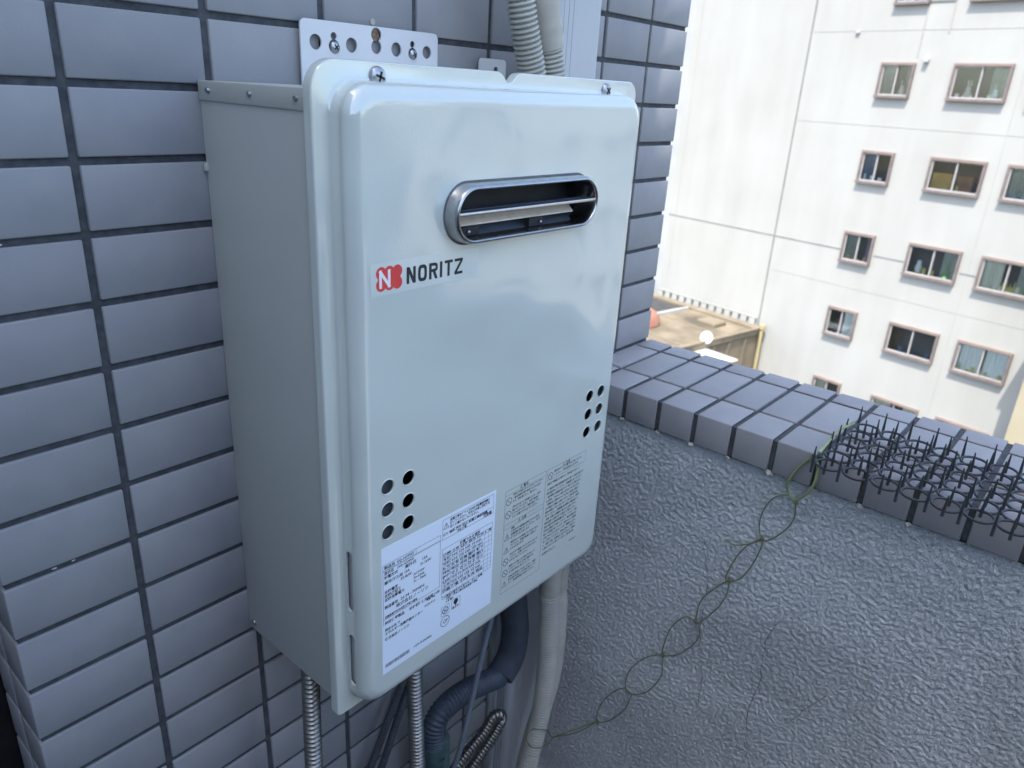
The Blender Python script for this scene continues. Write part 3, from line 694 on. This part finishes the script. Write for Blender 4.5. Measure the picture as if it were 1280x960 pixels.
p.warn((.2785, -.5475), .0034, .0005); para(.2842, -.5430, 0, ["点検は販売店へご依頼ください。異常", "時は運転を停止しガス栓を閉めてくだ", "さい。取扱説明書をお読みください。"], .0029, .0037, .88)
p.forbid((.3424, -.4485), .0036, .0006); para(.3480, -.4465, 0, ["指定以外のガス種では使用しないで", "ください。不完全燃焼のおそれ。"], .0030, .0040, .98)
wt("特定保守製品のお知らせ（所有者のかたへ）", .3380, -.4585, .0034, .83)
L1 = ["この製品は消費生活用製品安全法に基づく点検の対象です", "所有者登録をしてください。点検期間になりましたら", "・設計標準使用期間を過ぎて使い続けると経年劣化に", "よる発火、けがなどの事故に至るおそれがあります。", "・標準的な使用条件のもとで使用した場合の期間で", "あり無償保証期間とは異なります。使用頻度が高い", "場合は期間より早く劣化することがあります。点検を", "受けてください。点検期間 設計標準使用期間満了の", "・前後一年間に点検通知が届いたら点検を受ける。",
      "所有者情報の変更があった場合はご連絡ください。", "問合せ連絡先は取扱説明書に記載しています。点検", "料金は点検時にお支払いください。部品は製造打切", "後も一定期間保有しています。経年劣化とは長期間", "使用に伴い生じる劣化をいいます。廃棄時は法令に", "従って処分してください。浴室の換気にご注意下さ", "い。凍結に注意。停電時は使用できません。定期的", "に排気口まわりを確認してください。落ち葉や雪"]
for i, s in enumerate(L1):
    wt(s, .3380, -.4650-.00445*i, .0031, .80 if i else .78)
wt("取付説明書を必ずお読みください", .3380, -.5425, .0028, .55)
wt("GSA-0896 A", .3860, -.5470, .0026, .9)
p.build("warning_print", M['greyink'], H, -.16008)

# ------------------------------------------------------------------ pipes and cables
def pipe_thing(name, label, cat, group=None): return thing(name, label, cat, group=group)
G1 = "stainless flexible pipes under the heater"
o = corrugated("flexible_pipe", [(.1035, -.080, -.560), (.1029, -.080, -.599), (.1018, -.080, -.651), (.1008, -.080, -.712), (.0995, -.078, -.85), (.10, -.07, -1.1), (.11, -.05, -1.6)], .0086, .0054, .0020, M['flex'])
tag(o, "corrugated stainless pipe dropping from the heater's left bottom corner", "pipe", G1)
o = corrugated("flexible_pipe", [(.2300, -.080, -.560), (.2310, -.080, -.640), (.2317, -.080, -.691), (.2344, -.080, -.751), (.2375, -.080, -.827), (.245, -.08, -1.0), (.26, -.06, -1.6)], .0090, .0054, .0020, M['flex'])
tag(o, "straight corrugated stainless pipe dropping beside the dark hose", "pipe", G1)
o = corrugated("flexible_pipe", [(.22, -.05, -1.02), (.2700, -.058, -.945), (.318, -.060, -.9172), (.3459, -.060, -.9047), (.3763, -.060, -.893), (.3949, -.058, -.8838), (.4075, -.060, -.8860), (.4110, -.060, -.8975), (.4010, -.060, -.9110), (.3827, -.060, -.9240), (.355, -.060, -.9400), (.33, -.060, -.956), (.30, -.05, -1.06)], .0085, .0046, .0016, M['flex'])
tag(o, "corrugated stainless pipe bent into a hairpin low on the wall", "pipe", G1)
hs = thing("dark_hose", "dark corrugated hose curling under the heater into a teal fitting", "hose")
corrugated("hose", [(.4150, -.050, -.8290), (.3987, -.050, -.8240), (.3595, -.050, -.8117), (.3250, -.050, -.8070), (.3010, -.050, -.8130), (.2912, -.050, -.8310), (.2934, -.050, -.8565)], .0150, .0046, .0016, M['darkhose'], hs, seg=22)
plain_tube("insulation", [(.40, -.05, -.55), (.43, -.047, -.68), (.4420, -.045, -.735), (.4480, -.045, -.775), (.4400, -.047, -.8110), (.4150, -.050, -.8285)], .0190, M['darkfoam'], hs, seg=18)
plain_tube("fitting", [(.2932, -.050, -.852), (.2955, -.050, -.872), (.300, -.050, -.91), (.305, -.05, -1.6)], .0158, M['teal'], hs, seg=18)
o = plain_tube("cable", [(.350, -.095, -.56), (.3420, -.095, -.640), (.3353, -.095, -.668), (.3217, -.095, -.7186), (.3084, -.093, -.783), (.2996, -.090, -.834), (.288, -.07, -.95), (.28, -.03, -1.2)], .0034, M['cable'])
tag(o, "thin grey cable hanging straight down in front of the dark hose", "cable")
G2 = "dark braided leads on the wall"
for nm, pts, lb in (("braided_lead", [(.33, -.02, -.60), (.2950, -.018, -.7000), (.2695, -.018, -.7602), (.2543, -.018, -.7892), (.2353, -.018, -.8256), (.2188, -.018, -.8575), (.15, -.015, -1.0)], "dark braided lead slanting down the wall, the left of the close pair"),
                    ("braided_lead", [(.345, -.02, -.61), (.3100, -.018, -.7100), (.2860, -.018, -.7618), (.2696, -.018, -.7942), (.2503, -.018, -.8375), (.2360, -.018, -.8700), (.17, -.015, -1.02)], "dark braided lead slanting down the wall, the right of the close pair")):
    o = plain_tube(nm, pts, .0046, M['strap'], seg=8); tag(o, lb, "cable", G2)
o = plain_tube("drain_pipe", [(.16, -.035, -.66), (.245, -.04, -.690), (.33, -.045, -.690), (.40, -.05, -.675), (.43, -.05, -.60)], .0075, M['stain'], seg=14)
tag(o, "dim cream pipe curving close under the heater's bottom edge", "pipe")

# ivory conduits beside the duct
G3 = "ivory corrugated conduits beside the duct"
def conduit(label, pts, r, tapes, pitch=.0045):
    t_ = thing("corrugated_conduit", label, "conduit", group=G3)
    corrugated("tube", pts, r, pitch, .0034, M['conduit'], t_, seg=20, tip=2.2)
    P = catmull(pts, .004)
    for za, zb in tapes:
        seg_ = [q for q in P if zb < q.z < za]
        if len(seg_) > 3:
            bm = bmesh.new(); tube(bm, seg_, lambda i, s: r*1.05*(1+.035*noise.noise(Vector((s*90, 0, za*50)))+(.05 if int(s/.021) % 2 else 0)*(s % .021 < .003)), 20)
            fin("tape_wrap", bm, M['tape'], t_, 50)
conduit("ivory corrugated conduit rising left of its taped neighbour, in front of the duct below", [(.30, -.05, .22), (.345, -.058, .09), (.374, -.060, -.0115), (.392, -.060, -.060), (.41, -.060, -.10), (.452, -.062, -.16), (.466, -.07, -.30), (.464, -.08, -.55), (.4635, -.085, -.683), (.466, -.085, -.720), (.4710, -.085, -.7813), (.4730, -.085, -.839), (.4690, -.085, -.9083), (.454, -.085, -.9727), (.442, -.085, -1.0176), (.42, -.08, -1.15), (.41, -.06, -1.6)], .0135, [(-.60, -.700)])
conduit("ivory conduit wrapped in cracked vinyl tape at the top, right of its ribbed neighbour", [(.36, -.045, .22), (.388, -.054, .09), (.4065, -.060, -.006), (.424, -.060, -.060), (.436, -.060, -.10), (.470, -.062, -.16), (.486, -.068, -.30), (.489, -.075, -.55), (.4900, -.078, -.700), (.4960, -.078, -.7399), (.4990, -.078, -.8032), (.4965, -.078, -.859), (.486, -.076, -.911), (.471, -.074, -.961), (.458, -.072, -1.0274), (.44, -.07, -1.15), (.43, -.05, -1.6)], .0140, [(.20, -.048), (-.60, -.708)])

# slim duct cover in the corner
dc = thing("duct_cover", "tall pale blue grey plastic duct cover fixed beside the wall corner", "duct")
bm = bmesh.new()
pr = [(.4535, -.0), (.4535, -.0120), (.4550, -.0135), (.4550, -.0300)]
pr += [(.4550+.010-.010*math.cos(a), -.0300-.0100*math.sin(a)) for a in [PI/2*i/6 for i in range(1, 7)]]
pr += [(.5265+.010*math.sin(a), -.0300-.0100*math.cos(a)) for a in [PI/2*i/6 for i in range(0, 7)]]
pr += [(.5365, -.0135), (.5380, -.0120), (.5380, 0)]
prism(bm, pr, -1.6, 2.6); fin("cover", bm, M['duct'], dc, 30)
B("base", (.4460, .5440, -.0070, 0.0005-.001, -1.6, 2.6), M['ductbase'], dc, bev=.001)
for y in (-.017, -.022, -.027): B("rib", (.4542, .4552, y-.0008, y+.0008, -1.6, 2.6), M['ductbase'], dc)
for x in (.4665, .4745, .4825): B("rib", (x-.0007, x+.0007, -.0405, -.0399, -1.6, 2.6), M['duct'], dc)

# ------------------------------------------------------------------ green wire looped along the stucco
vw = thing("looped_wire", "thin green plastic wire chained in loops across the rough stucco", "wire")
for k in ('b', 'c', 'd', 'e', 'f', 'g', 'h', 'i', 'j', 'k', 'k2', 'l', 'a_top'):
    P = [Vector(q) for q in WIRES[k]]
    light = k in ('a_top', 'b')
    for rep in range(2 if k in ('a_top', 'b', 'k') else 1):
        Q = [q+Vector((.0022*rep*math.sin(i*2.1) - (.0016*rep), .0012*rep, .0018*rep*math.cos(i*1.7))) for i, q in enumerate(P)]
        plain_tube("wire_loop", [tuple(q) for q in Q], .00085 if not light else .0011, M['vinelight' if light else 'vine'], vw, step=.004, seg=7)
for k, i in (('b', 0), ('c', 0), ('e', 0), ('f', 0), ('g', 0), ('h', 0), ('j', 4)):
    c = Vector(WIRES[k][i]); bm = bmesh.new()
    for q in range(3):
        pts = [c+Vector((-.0005+.0022*math.cos(a), .0022*math.sin(a+q), .0022*math.sin(a*1.0+q*2))) for a in [2*PI*z/10 for z in range(11)]]
        tube(bm, pts, lambda i, s: .0009, 6)
    fin("twist_knot", bm, M['vine'], vw, 80)

# ------------------------------------------------------------------ black spike mat on the coping
mt = thing("spike_mat", "black plastic spike mat of linked rings lying on the coping tiles", "spike mat", (0, 0, ZC))
RPm = .0275
bm = bmesh.new(); R_, r_ = .0128, .0013; sg, st_ = 22, 5
rg = [[bm.verts.new(((R_+r_*math.cos(b))*math.cos(a), (R_+r_*math.cos(b))*math.sin(a), r_*1.1*math.sin(b))) for b in [2*PI*j/st_ for j in range(st_)]] for a in [2*PI*i/sg for i in range(sg)]]
for i in range(sg):
    for j in range(st_): bm.faces.new([rg[i][j], rg[(i+1) % sg][j], rg[(i+1) % sg][(j+1) % st_], rg[i][(j+1) % st_]])
ring_me = bm2me(bm, "ring"); smooth(ring_me, 80); ring_me.materials.append(M['spike'])
bm = bmesh.new(); cyl(bm, (0, 0), .0015, -.0080, .003, 'z', 7); cyl(bm, (0, 0), .0015, .0029, .0190, 'z', 7, r2=.0006)
spike_me = bm2me(bm, "spike"); smooth(spike_me, 40); spike_me.materials.append(M['spike'])
for i in range(6):
    for j in range(17):
        o = link("ring", ring_me, None, mt); o.location = (.5455+.0252*i, -.3660-RPm*j, .0095+random.uniform(-.0004, .0004)); o.rotation_euler = (random.uniform(-.03, .03), random.uniform(-.03, .03), 0)
for i in range(7):
    for j in range(36):
        if (i*3+j) % 4 == 3: continue
        o = link("spike", spike_me, None, mt); o.location = (.5455+.0252*(i-.5)+random.uniform(-.0008, .0008), -.3660-RPm*(j/2-.5)+random.uniform(-.001, .001), .0095); o.rotation_euler = (random.uniform(-.05, .05), random.uniform(-.05, .05), 0)
        o.scale = (1, 1, 1.12 if j % 2 == 0 else .82)

# ------------------------------------------------------------------ white apartment building across the street
AZ = -1.759; OB = (28.8779, 8.0185, 1.3827)
AB = thing("apartment_building", "tall sunlit white apartment building with small mauve framed windows", "building", OB, AZ)
wins = []
cols = [(0.0, 1.132), (2.376, 1.715), (4.725, 1.67)]
for k in range(-3, 6):
    for c, (s, w_) in enumerate(cols): wins.append((s, s+w_, -2.85*k-1.092, -2.85*k, c, k))
UX0, UX1, UZ0, UZ1 = -8.38, 7.05, -18.3, 10.5
us = sorted({UX0, UX1, *[w[0] for w in wins], *[w[1] for w in wins]}); zs = sorted({UZ0, UZ1, *[w[2] for w in wins], *[w[3] for w in wins]})
vs, fs = [], []
for z in zs:
    for u in us: vs.append((u, 0, z))
nu = len(us)
for j in range(len(zs)-1):
    for i in range(nu-1):
        uc, zc_ = (us[i]+us[i+1])/2, (zs[j]+zs[j+1])/2
        if any(w[0] < uc < w[1] and w[2] < zc_ < w[3] for w in wins): continue
        fs.append((j*nu+i, j*nu+i+1, (j+1)*nu+i+1, (j+1)*nu+i))
me = bpy.data.meshes.new("facade_wall"); me.from_pydata(vs, [], fs); link("facade_wall", me, M['facade'], AB)
B("left_wall", (UX0, UX0+.2, .001, 12, UZ0, UZ1), M['facade'], AB); B("right_wall", (UX1-.2, UX1, .001, 12, UZ0, UZ1), M['facade'], AB)
B("roof", (UX0-.1, UX1+.1, -.1, 12.1, UZ1, UZ1+.4), M['greyw'], AB)
B("rear_wall", (UX0+.2, UX1-.2, 11.8, 12, UZ0, UZ1), M['facade'], AB)
# seams
B("seam", (-2.93, -2.87, -.012, .01, UZ0, UZ1), M['seam'], AB)
def seam_h(z, m, a, b, h=.02): B("seam", (a, b, -.008, .01, z-h/2, z+h/2), m, AB)
seam_h(-6.40, M['seam'], UX0, -.06, .05); seam_h(-6.40, M['seam'], 1.20, 2.30, .05); seam_h(-6.40, M['seam'], 4.16, 4.66, .05); seam_h(-6.40, M['seam'], 6.46, UX1, .05)
for z in (-2.02, -7.72, 1.0): seam_h(z, M['seamfaint'], -2.8, UX1, .014)
for u in (-8.0, 4.4): B("seam", (u-.011, u+.011, -.007, .01, UZ0, UZ1), M['seamfaint'], AB)
B("vent_hood", (1.38, 1.54, -.16, .0, .02, .16), M['greyw'], AB, bev=.02)
B("vent_hood", (-1.17, -1.03, -.08, .0, .92, 1.0), M['greyw'], AB, bev=.01)
B("hatch_frame", (1.10, 1.95, -.03, 0, 1.80, 1.86), M['seam'], AB); B("hatch_frame", (1.10, 1.13, -.03, 0, .2, 1.80), M['seamfaint'], AB); B("hatch_frame", (1.92, 1.95, -.03, 0, .9, 1.80), M['seamfaint'], AB)

contents = {(0, 0): ('green', None), (0, 1): (None, 'white'), (0, 2): ('blue', None), (1, 2): (None, None), (1, 1): ('green', None)}
CUR = {(0, 0): ('curtain_green', 'curtain_green'), (0, 1): ('curtain_blue', None), (0, 2): ('curtain_green', 'curtain_lilac'), (0, 3): (None, 'curtain_white'), (0, 4): ('curtain_cream', None),
       (1, -1): ('curtain_white', None), (1, 0): (None, 'curtain_green'), (1, 1): (None, None), (1, 2): (None, 'curtain_green'), (1, 3): (None, None), (1, 4): ('curtain_cream', 'curtain_cream'),
       (2, 1): ('curtain_green', 'curtain_white'), (2, 2): ('curtain_cream', 'curtain_green'), (2, 3): ('curtain_white', 'curtain_white'), (2, 4): (None, 'curtain_cream')}
def curtain(x0, x1, z0, z1, m, par_, y=.10):
    bm = bmesh.new(); n = 20; prev = None
    for i in range(n+1):
        x = x0+(x1-x0)*i/n; yy = y+.025*math.sin(i*2.2)
        a = bm.verts.new((x, yy, z0)); b = bm.verts.new((x, yy, z1))
        if prev: bm.faces.new([prev[0], a, b, prev[1]])
        prev = (a, b)
    return fin("curtain", bm, m, par_, 80, False)
for x0, x1, z0, z1, c, k in wins:
    wn_ = bpy.data.objects.new("window", None); COL.objects.link(wn_); wn_.parent = AB; wn_.location = (x0, 0, z0)
    w_, h_ = x1-x0, z1-z0; f = .065
    def BB(nm, d, m, bev=0): return B(nm, d, m, wn_, bev)
    # recess and dark room
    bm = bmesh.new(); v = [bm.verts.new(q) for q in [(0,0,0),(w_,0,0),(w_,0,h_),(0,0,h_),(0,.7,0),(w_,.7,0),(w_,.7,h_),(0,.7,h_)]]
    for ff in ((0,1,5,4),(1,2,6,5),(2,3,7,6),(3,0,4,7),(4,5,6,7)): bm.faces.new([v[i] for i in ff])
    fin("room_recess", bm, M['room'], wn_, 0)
    # surround, standing proud of the wall
    BB("surround_head", (-.01, w_+.01, -.11, .02, h_-f, h_+.012), M['mauvetop']); BB("surround_sill", (-.01, w_+.01, -.17, .02, -.012, f), M['mauve'])
    BB("surround_jamb", (-.01, f, -.11, .02, f+.001, h_-f-.001), M['mauve']); BB("surround_jamb", (w_-f, w_+.01, -.11, .02, f+.001, h_-f-.001), M['mauve'])
    # sashes
    g = .04; mid = w_*(.5 if c != 2 else .5)
    for a, b, y in ((f, mid+g/2, -.03), (mid-g/2, w_-f, .01)):
        s = bpy.data.objects.new("sash", None)
        bm = bmesh.new()
        box(bm, a, a+g, y-.02, y+.015, f, h_-f); box(bm, b-g, b, y-.02, y+.015, f, h_-f); box(bm, a+g, b-g, y-.02, y+.015, f, f+g*1.2); box(bm, a+g, b-g, y-.02, y+.015, h_-f-g, h_-f)
        bpy.data.objects.remove(s); fin("sash", bm, M['alu'], wn_, 0)
        BB("pane", (a+g, b-g, y-.003, y+.003, f+g*1.2, h_-f-g), M['glass'])
    ca, cb_ = CUR.get((c, k), (random.choice([None, 'curtain_cream', 'curtain_green']), random.choice([None, 'curtain_white'])))
    bm = bmesh.new(); xq = f+.1
    while xq < w_-f-.1:
        hq = random.uniform(.06, .26); wq = random.uniform(.05, .14)
        if random.random() < .7: box(bm, xq, xq+wq, .06, .09, f+.001, f+hq, bev=.01, seg=1)
        xq += wq+random.uniform(.03, .2)
    if len(bm.verts): tag(fin("sill_clutter", bm, M[random.choice(['curtain_white', 'yellow', 'curtain_cream', 'ochre', 'curtain_blue'])], wn_, 0), kind='stuff')
    else: bm.free()
    if ca: curtain(f, mid-.05 if k % 2 else mid*.8, .07, h_-.07, M[ca], wn_)
    if cb_: curtain(mid+(.05 if k % 2 else .28), w_-f, .07, h_-.07, M[cb_], wn_)
# things standing inside the windows (local frame of the building turned into world places)
Rb = Matrix.Rotation(AZ, 4, 'Z'); Ob = Vector(OB)
def inwin(u, y, z): return Ob + Rb @ Vector((u, y, z))
def blob_toy(label, u, z, s, m, ears=0, tall=1.0):
    t_ = thing("soft_toy", label, "toy", inwin(u, .12, z), AZ)
    bm = bmesh.new()
    def ell(cx, cz, rx_, rz_):
        g_ = bmesh.ops.create_uvsphere(bm, u_segments=12, v_segments=8, radius=1)
        for v_ in g_['verts']: v_.co = Vector((cx+v_.co.x*rx_, v_.co.y*rx_*.8, cz+v_.co.z*rz_))
    ell(0, .13*s*tall, .13*s, .15*s*tall); ell(0, (.13*2)*s*tall+.04*s, .09*s, .09*s)
    for e in range(ears): ell((-.045+.09*e)*s, .47*s*tall, .025*s, .12*s)
    fin("body", bm, m, t_, 80)
    return t_
blob_toy("white long eared soft toy behind the left pane of the wide top window", 2.90, -1.02, .95, M['white'], 2)
blob_toy("white soft toy behind the right pane of the small top window", .78, -1.02, .85, M['white'], 1)
blob_toy("dim white soft toy behind the right pane of the wide top window", 3.70, -1.02, .8, M['curtain_white'], 1)
blob_toy("white soft toy standing in the dark left pane of the third floor wide window", 2.78, -5.7-.98, .9, M['curtain_white'], 0, 1.4)
bm = bmesh.new(); cyl(bm, (0, 0), .17, 0, .62, 'z', 14, r2=.02); cn = fin("felt_cone", bm, M['greenf']); cn.location = inwin(3.72, .15, -5.7-1.0); tag(cn, "pale green felt cone standing behind the right pane of a wide window", "ornament")
bm = bmesh.new(); box(bm, -.34, .30, -.12, .12, 0, .52, bev=.02); box(bm, .02, .14, -.13, -.12, .38, .46); o = fin("ochre_box", bm, M['ochre']); o.location = inwin(2.82, .2, -2.85-1.0); o.rotation_euler = (0, 0, AZ); tag(o, "ochre cardboard box filling the left pane of a wide window", "box")
bm = bmesh.new(); box(bm, -.28, .22, -.12, .12, 0, .50, bev=.03); box(bm, -.2, -.05, -.13, -.12, .2, .34); o = fin("brown_box", bm, M['brown']); o.location = inwin(3.55, .2, -2.85-1.0); o.rotation_euler = (0, 0, AZ); tag(o, "brown cardboard box behind the right pane beside the ochre box", "box")
bm = bmesh.new()
for i in range(6): cyl(bm, (-.30+.11*i, 0), .05, 0, .28+.08*(i % 2), 'z', 8, r2=.01)
box(bm, -.36, .32, -.03, .03, 0, .16); o = fin("yellow_paper_crown", bm, M['yellow']); o.location = inwin(5.75, .14, -5.7-1.0); o.rotation_euler = (0, 0, AZ); tag(o, "yellow toothed paper strip along the bottom of the rightmost third row window", "ornament")

# low roof building below, fence, pole, dish
LB = thing("low_building", "low tan building with a stained flat concrete roof below the white facade", "building", OB, AZ)
B("roof_slab", (-24, -2.62, -14, -.15, -10.45, -10.22), M['roof'], LB, bev=.02)
B("body", (-23.9, -2.70, -13.9, -.2, -18.3, -10.45), M['sidewall'], LB)
B("roof_kerb", (-24, -2.60, -.50, -.14, -10.22, -10.12), M['sidewall'], LB, bev=.01)
B("roof_kerb", (-2.80, -2.60, -14, -.51, -10.22, -10.15), M['sidewall'], LB, bev=.01)
for y in (-1.1, -2.2, -3.2, -4.4, -5.5): B("wall_pilaster", (-2.70, -2.64, y-.08, y+.08, -18.3, -10.46), M['sidewall'], LB)
asph = B("roof_shadow_patch", (-24, -6.6, -3.0, -.6, -10.219, -10.205), M['greyw'], LB); asph["label"] = "dark grey asphalt area on the roof, shadow painted in"
asph.data.materials[0] = M['asphalt']  # grey asphalt strip, the roof shadow painted into its dark colour
fn = thing("roof_fence", "low white fence of short panels along the foot of the white facade", "fence", OB, AZ)
B("rail", (-8.4, -2.95, -.12, -.06, -9.86, -9.80), M['facade'], fn)
for i in range(13): B("panel", (-8.35+.42*i, -8.35+.42*i+.28, -.11, -.07, -10.22, -9.861), M['facade'], fn)
for y in (-2.4, -4.9, -7.6): B("roof_seam", (-24, -2.81, y-.04, y+.04, -10.219, -10.20), M['sidewall'], LB)
B("roof_drain_pipe", (-6.2, -6.08, -9, -.6, -10.219, -10.10), M['greyw'], LB); B("roof_hatch", (-4.6, -3.7, -1.9, -1.1, -10.219, -10.05), M['sidewall'], LB, bev=.03)
pl = thing("vent_pole", "pale yellow pole standing at the corner of the low building", "pole", OB, AZ)
bm = bmesh.new(); cyl(bm, (-2.50, -.3), .07, -18.3, -10.15, 'z', 14); fin("pipe", bm, M['cream'], pl)
bm = bmesh.new(); cyl(bm, (-2.50, -.3), .12, -10.15, -9.98, 'z', 14); fin("cap", bm, M['cream'], pl)
ds = thing("satellite_dish", "small round white satellite dish on the edge of the low roof", "dish", OB, AZ)
bm = bmesh.new(); c_ = Vector((-2.66, -3.75, -10.02)); ax = Vector((.35, -.90, .25)).normalized(); a_ = ax.orthogonal().normalized(); b_ = ax.cross(a_); prev = None
rings = []
for r_i in range(1, 6):
    rr = .25*r_i/5; rings.append([bm.verts.new(c_+rr*(math.cos(2*PI*i/22)*a_+math.sin(2*PI*i/22)*b_)+ax*(rr*rr*.9)) for i in range(22)])
for a, b in zip(rings, rings[1:]):
    for i in range(22): bm.faces.new([a[i], a[(i+1) % 22], b[(i+1) % 22], b[i]])
bm.faces.new(rings[0]); o = fin("reflector", bm, M['white'], ds, 60)
md = o.modifiers.new("s", 'SOLIDIFY'); md.thickness = .015
bm = bmesh.new(); tube(bm, [c_-Vector((0, 0, .25)), c_-Vector((0, 0, .02))], lambda i, s: .02, 8); tube(bm, [c_-b_*.2, c_+ax*.3], lambda i, s: .012, 6); fin("arm", bm, M['greyw'], ds)
ac = thing("white_awning", "flat white awning just below the dish on the low roof edge", "awning", OB, AZ)
B("canopy", (-2.70, -1.15, -4.6, -3.7, -10.52, -10.46), M['white'], ac, bev=.02); B("bracket", (-2.69, -1.3, -4.2, -4.15, -10.62, -10.521), M['greyw'], ac)
tk = thing("water_tank", "rusty orange domed tank on the low roof beside the tile wall edge", "tank", inwin(-5.95, -4.2, -10.22), 0)
bm = bmesh.new(); prof = [(1.0, 0), (1.02, .05), (1.0, .1), (.97, .25), (.8, .5), (.45, .66), (.05, .72)]
rings = [[bm.verts.new((r*math.cos(2*PI*i/24), r*math.sin(2*PI*i/24), z)) for i in range(24)] for r, z in prof]
for a, b in zip(rings, rings[1:]):
    for i in range(24): bm.faces.new([a[i], a[(i+1) % 24], b[(i+1) % 24], b[i]])
bm.faces.new(rings[-1]); fin("shell", bm, M['orange'], tk, 50); bm = bmesh.new(); cyl(bm, (0, 0), .18, .69, .78, 'z', 14); fin("hatch", bm, M['greyw'], tk)

# beige building to the right, and the grey block glimpsed past the left edge of the facade
def block(name, label, u0, u1, y0, y1, z1, m, wu, wz, side='front', z0=-18.3):
    t_ = thing(name, label, "building", OB, AZ)
    B("wall", (u0, u1, y0, y1, z0, z1), m, t_); B("roof", (u0-.1, u1+.1, y0-.1, y1+.1, z1, z1+.25), M['greyw'], t_)
    for z in wz:
        for u in wu:
            w0 = B("window", (u, u+1.4, y0-.05, y0-.001, z, z+1.1), M['alu'], t_)
            B("pane", (u+.06, u+.68, y0-.06, y0-.051, z+.07, z+1.03), M['steeldark'], w0); B("pane", (u+.72, u+1.34, y0-.06, y0-.051, z+.07, z+1.03), M['steeldark'], w0)
    return t_
block("beige_building", "sunlit beige building beyond the right end of the white facade", 7.55, 17, -2.6, 9, -5.4, M['beige'], [9.2, 12.0, 14.6], [-16.2, -13.4, -10.6, -8.0])
block("grey_apartment_block", "grey apartment block glimpsed between the tile wall edge and the white facade", -24, -9.2, 2, 14, 8, M['greyw'], [-22, -19, -16], [-13.5, -10.6, -7.8, -5, -2.1, .8, 3.7])
block("reflection_block", "unseen cream block added along the street for the enamel to reflect", 19, 34, -1, 12, 4.5, M['facade'], [20.5, 23.5, 26.5, 29.5], [-15, -12.2, -9.4, -6.6, -3.8, -1, 1.8])  # added out of view as a bright reflection for the heater panel
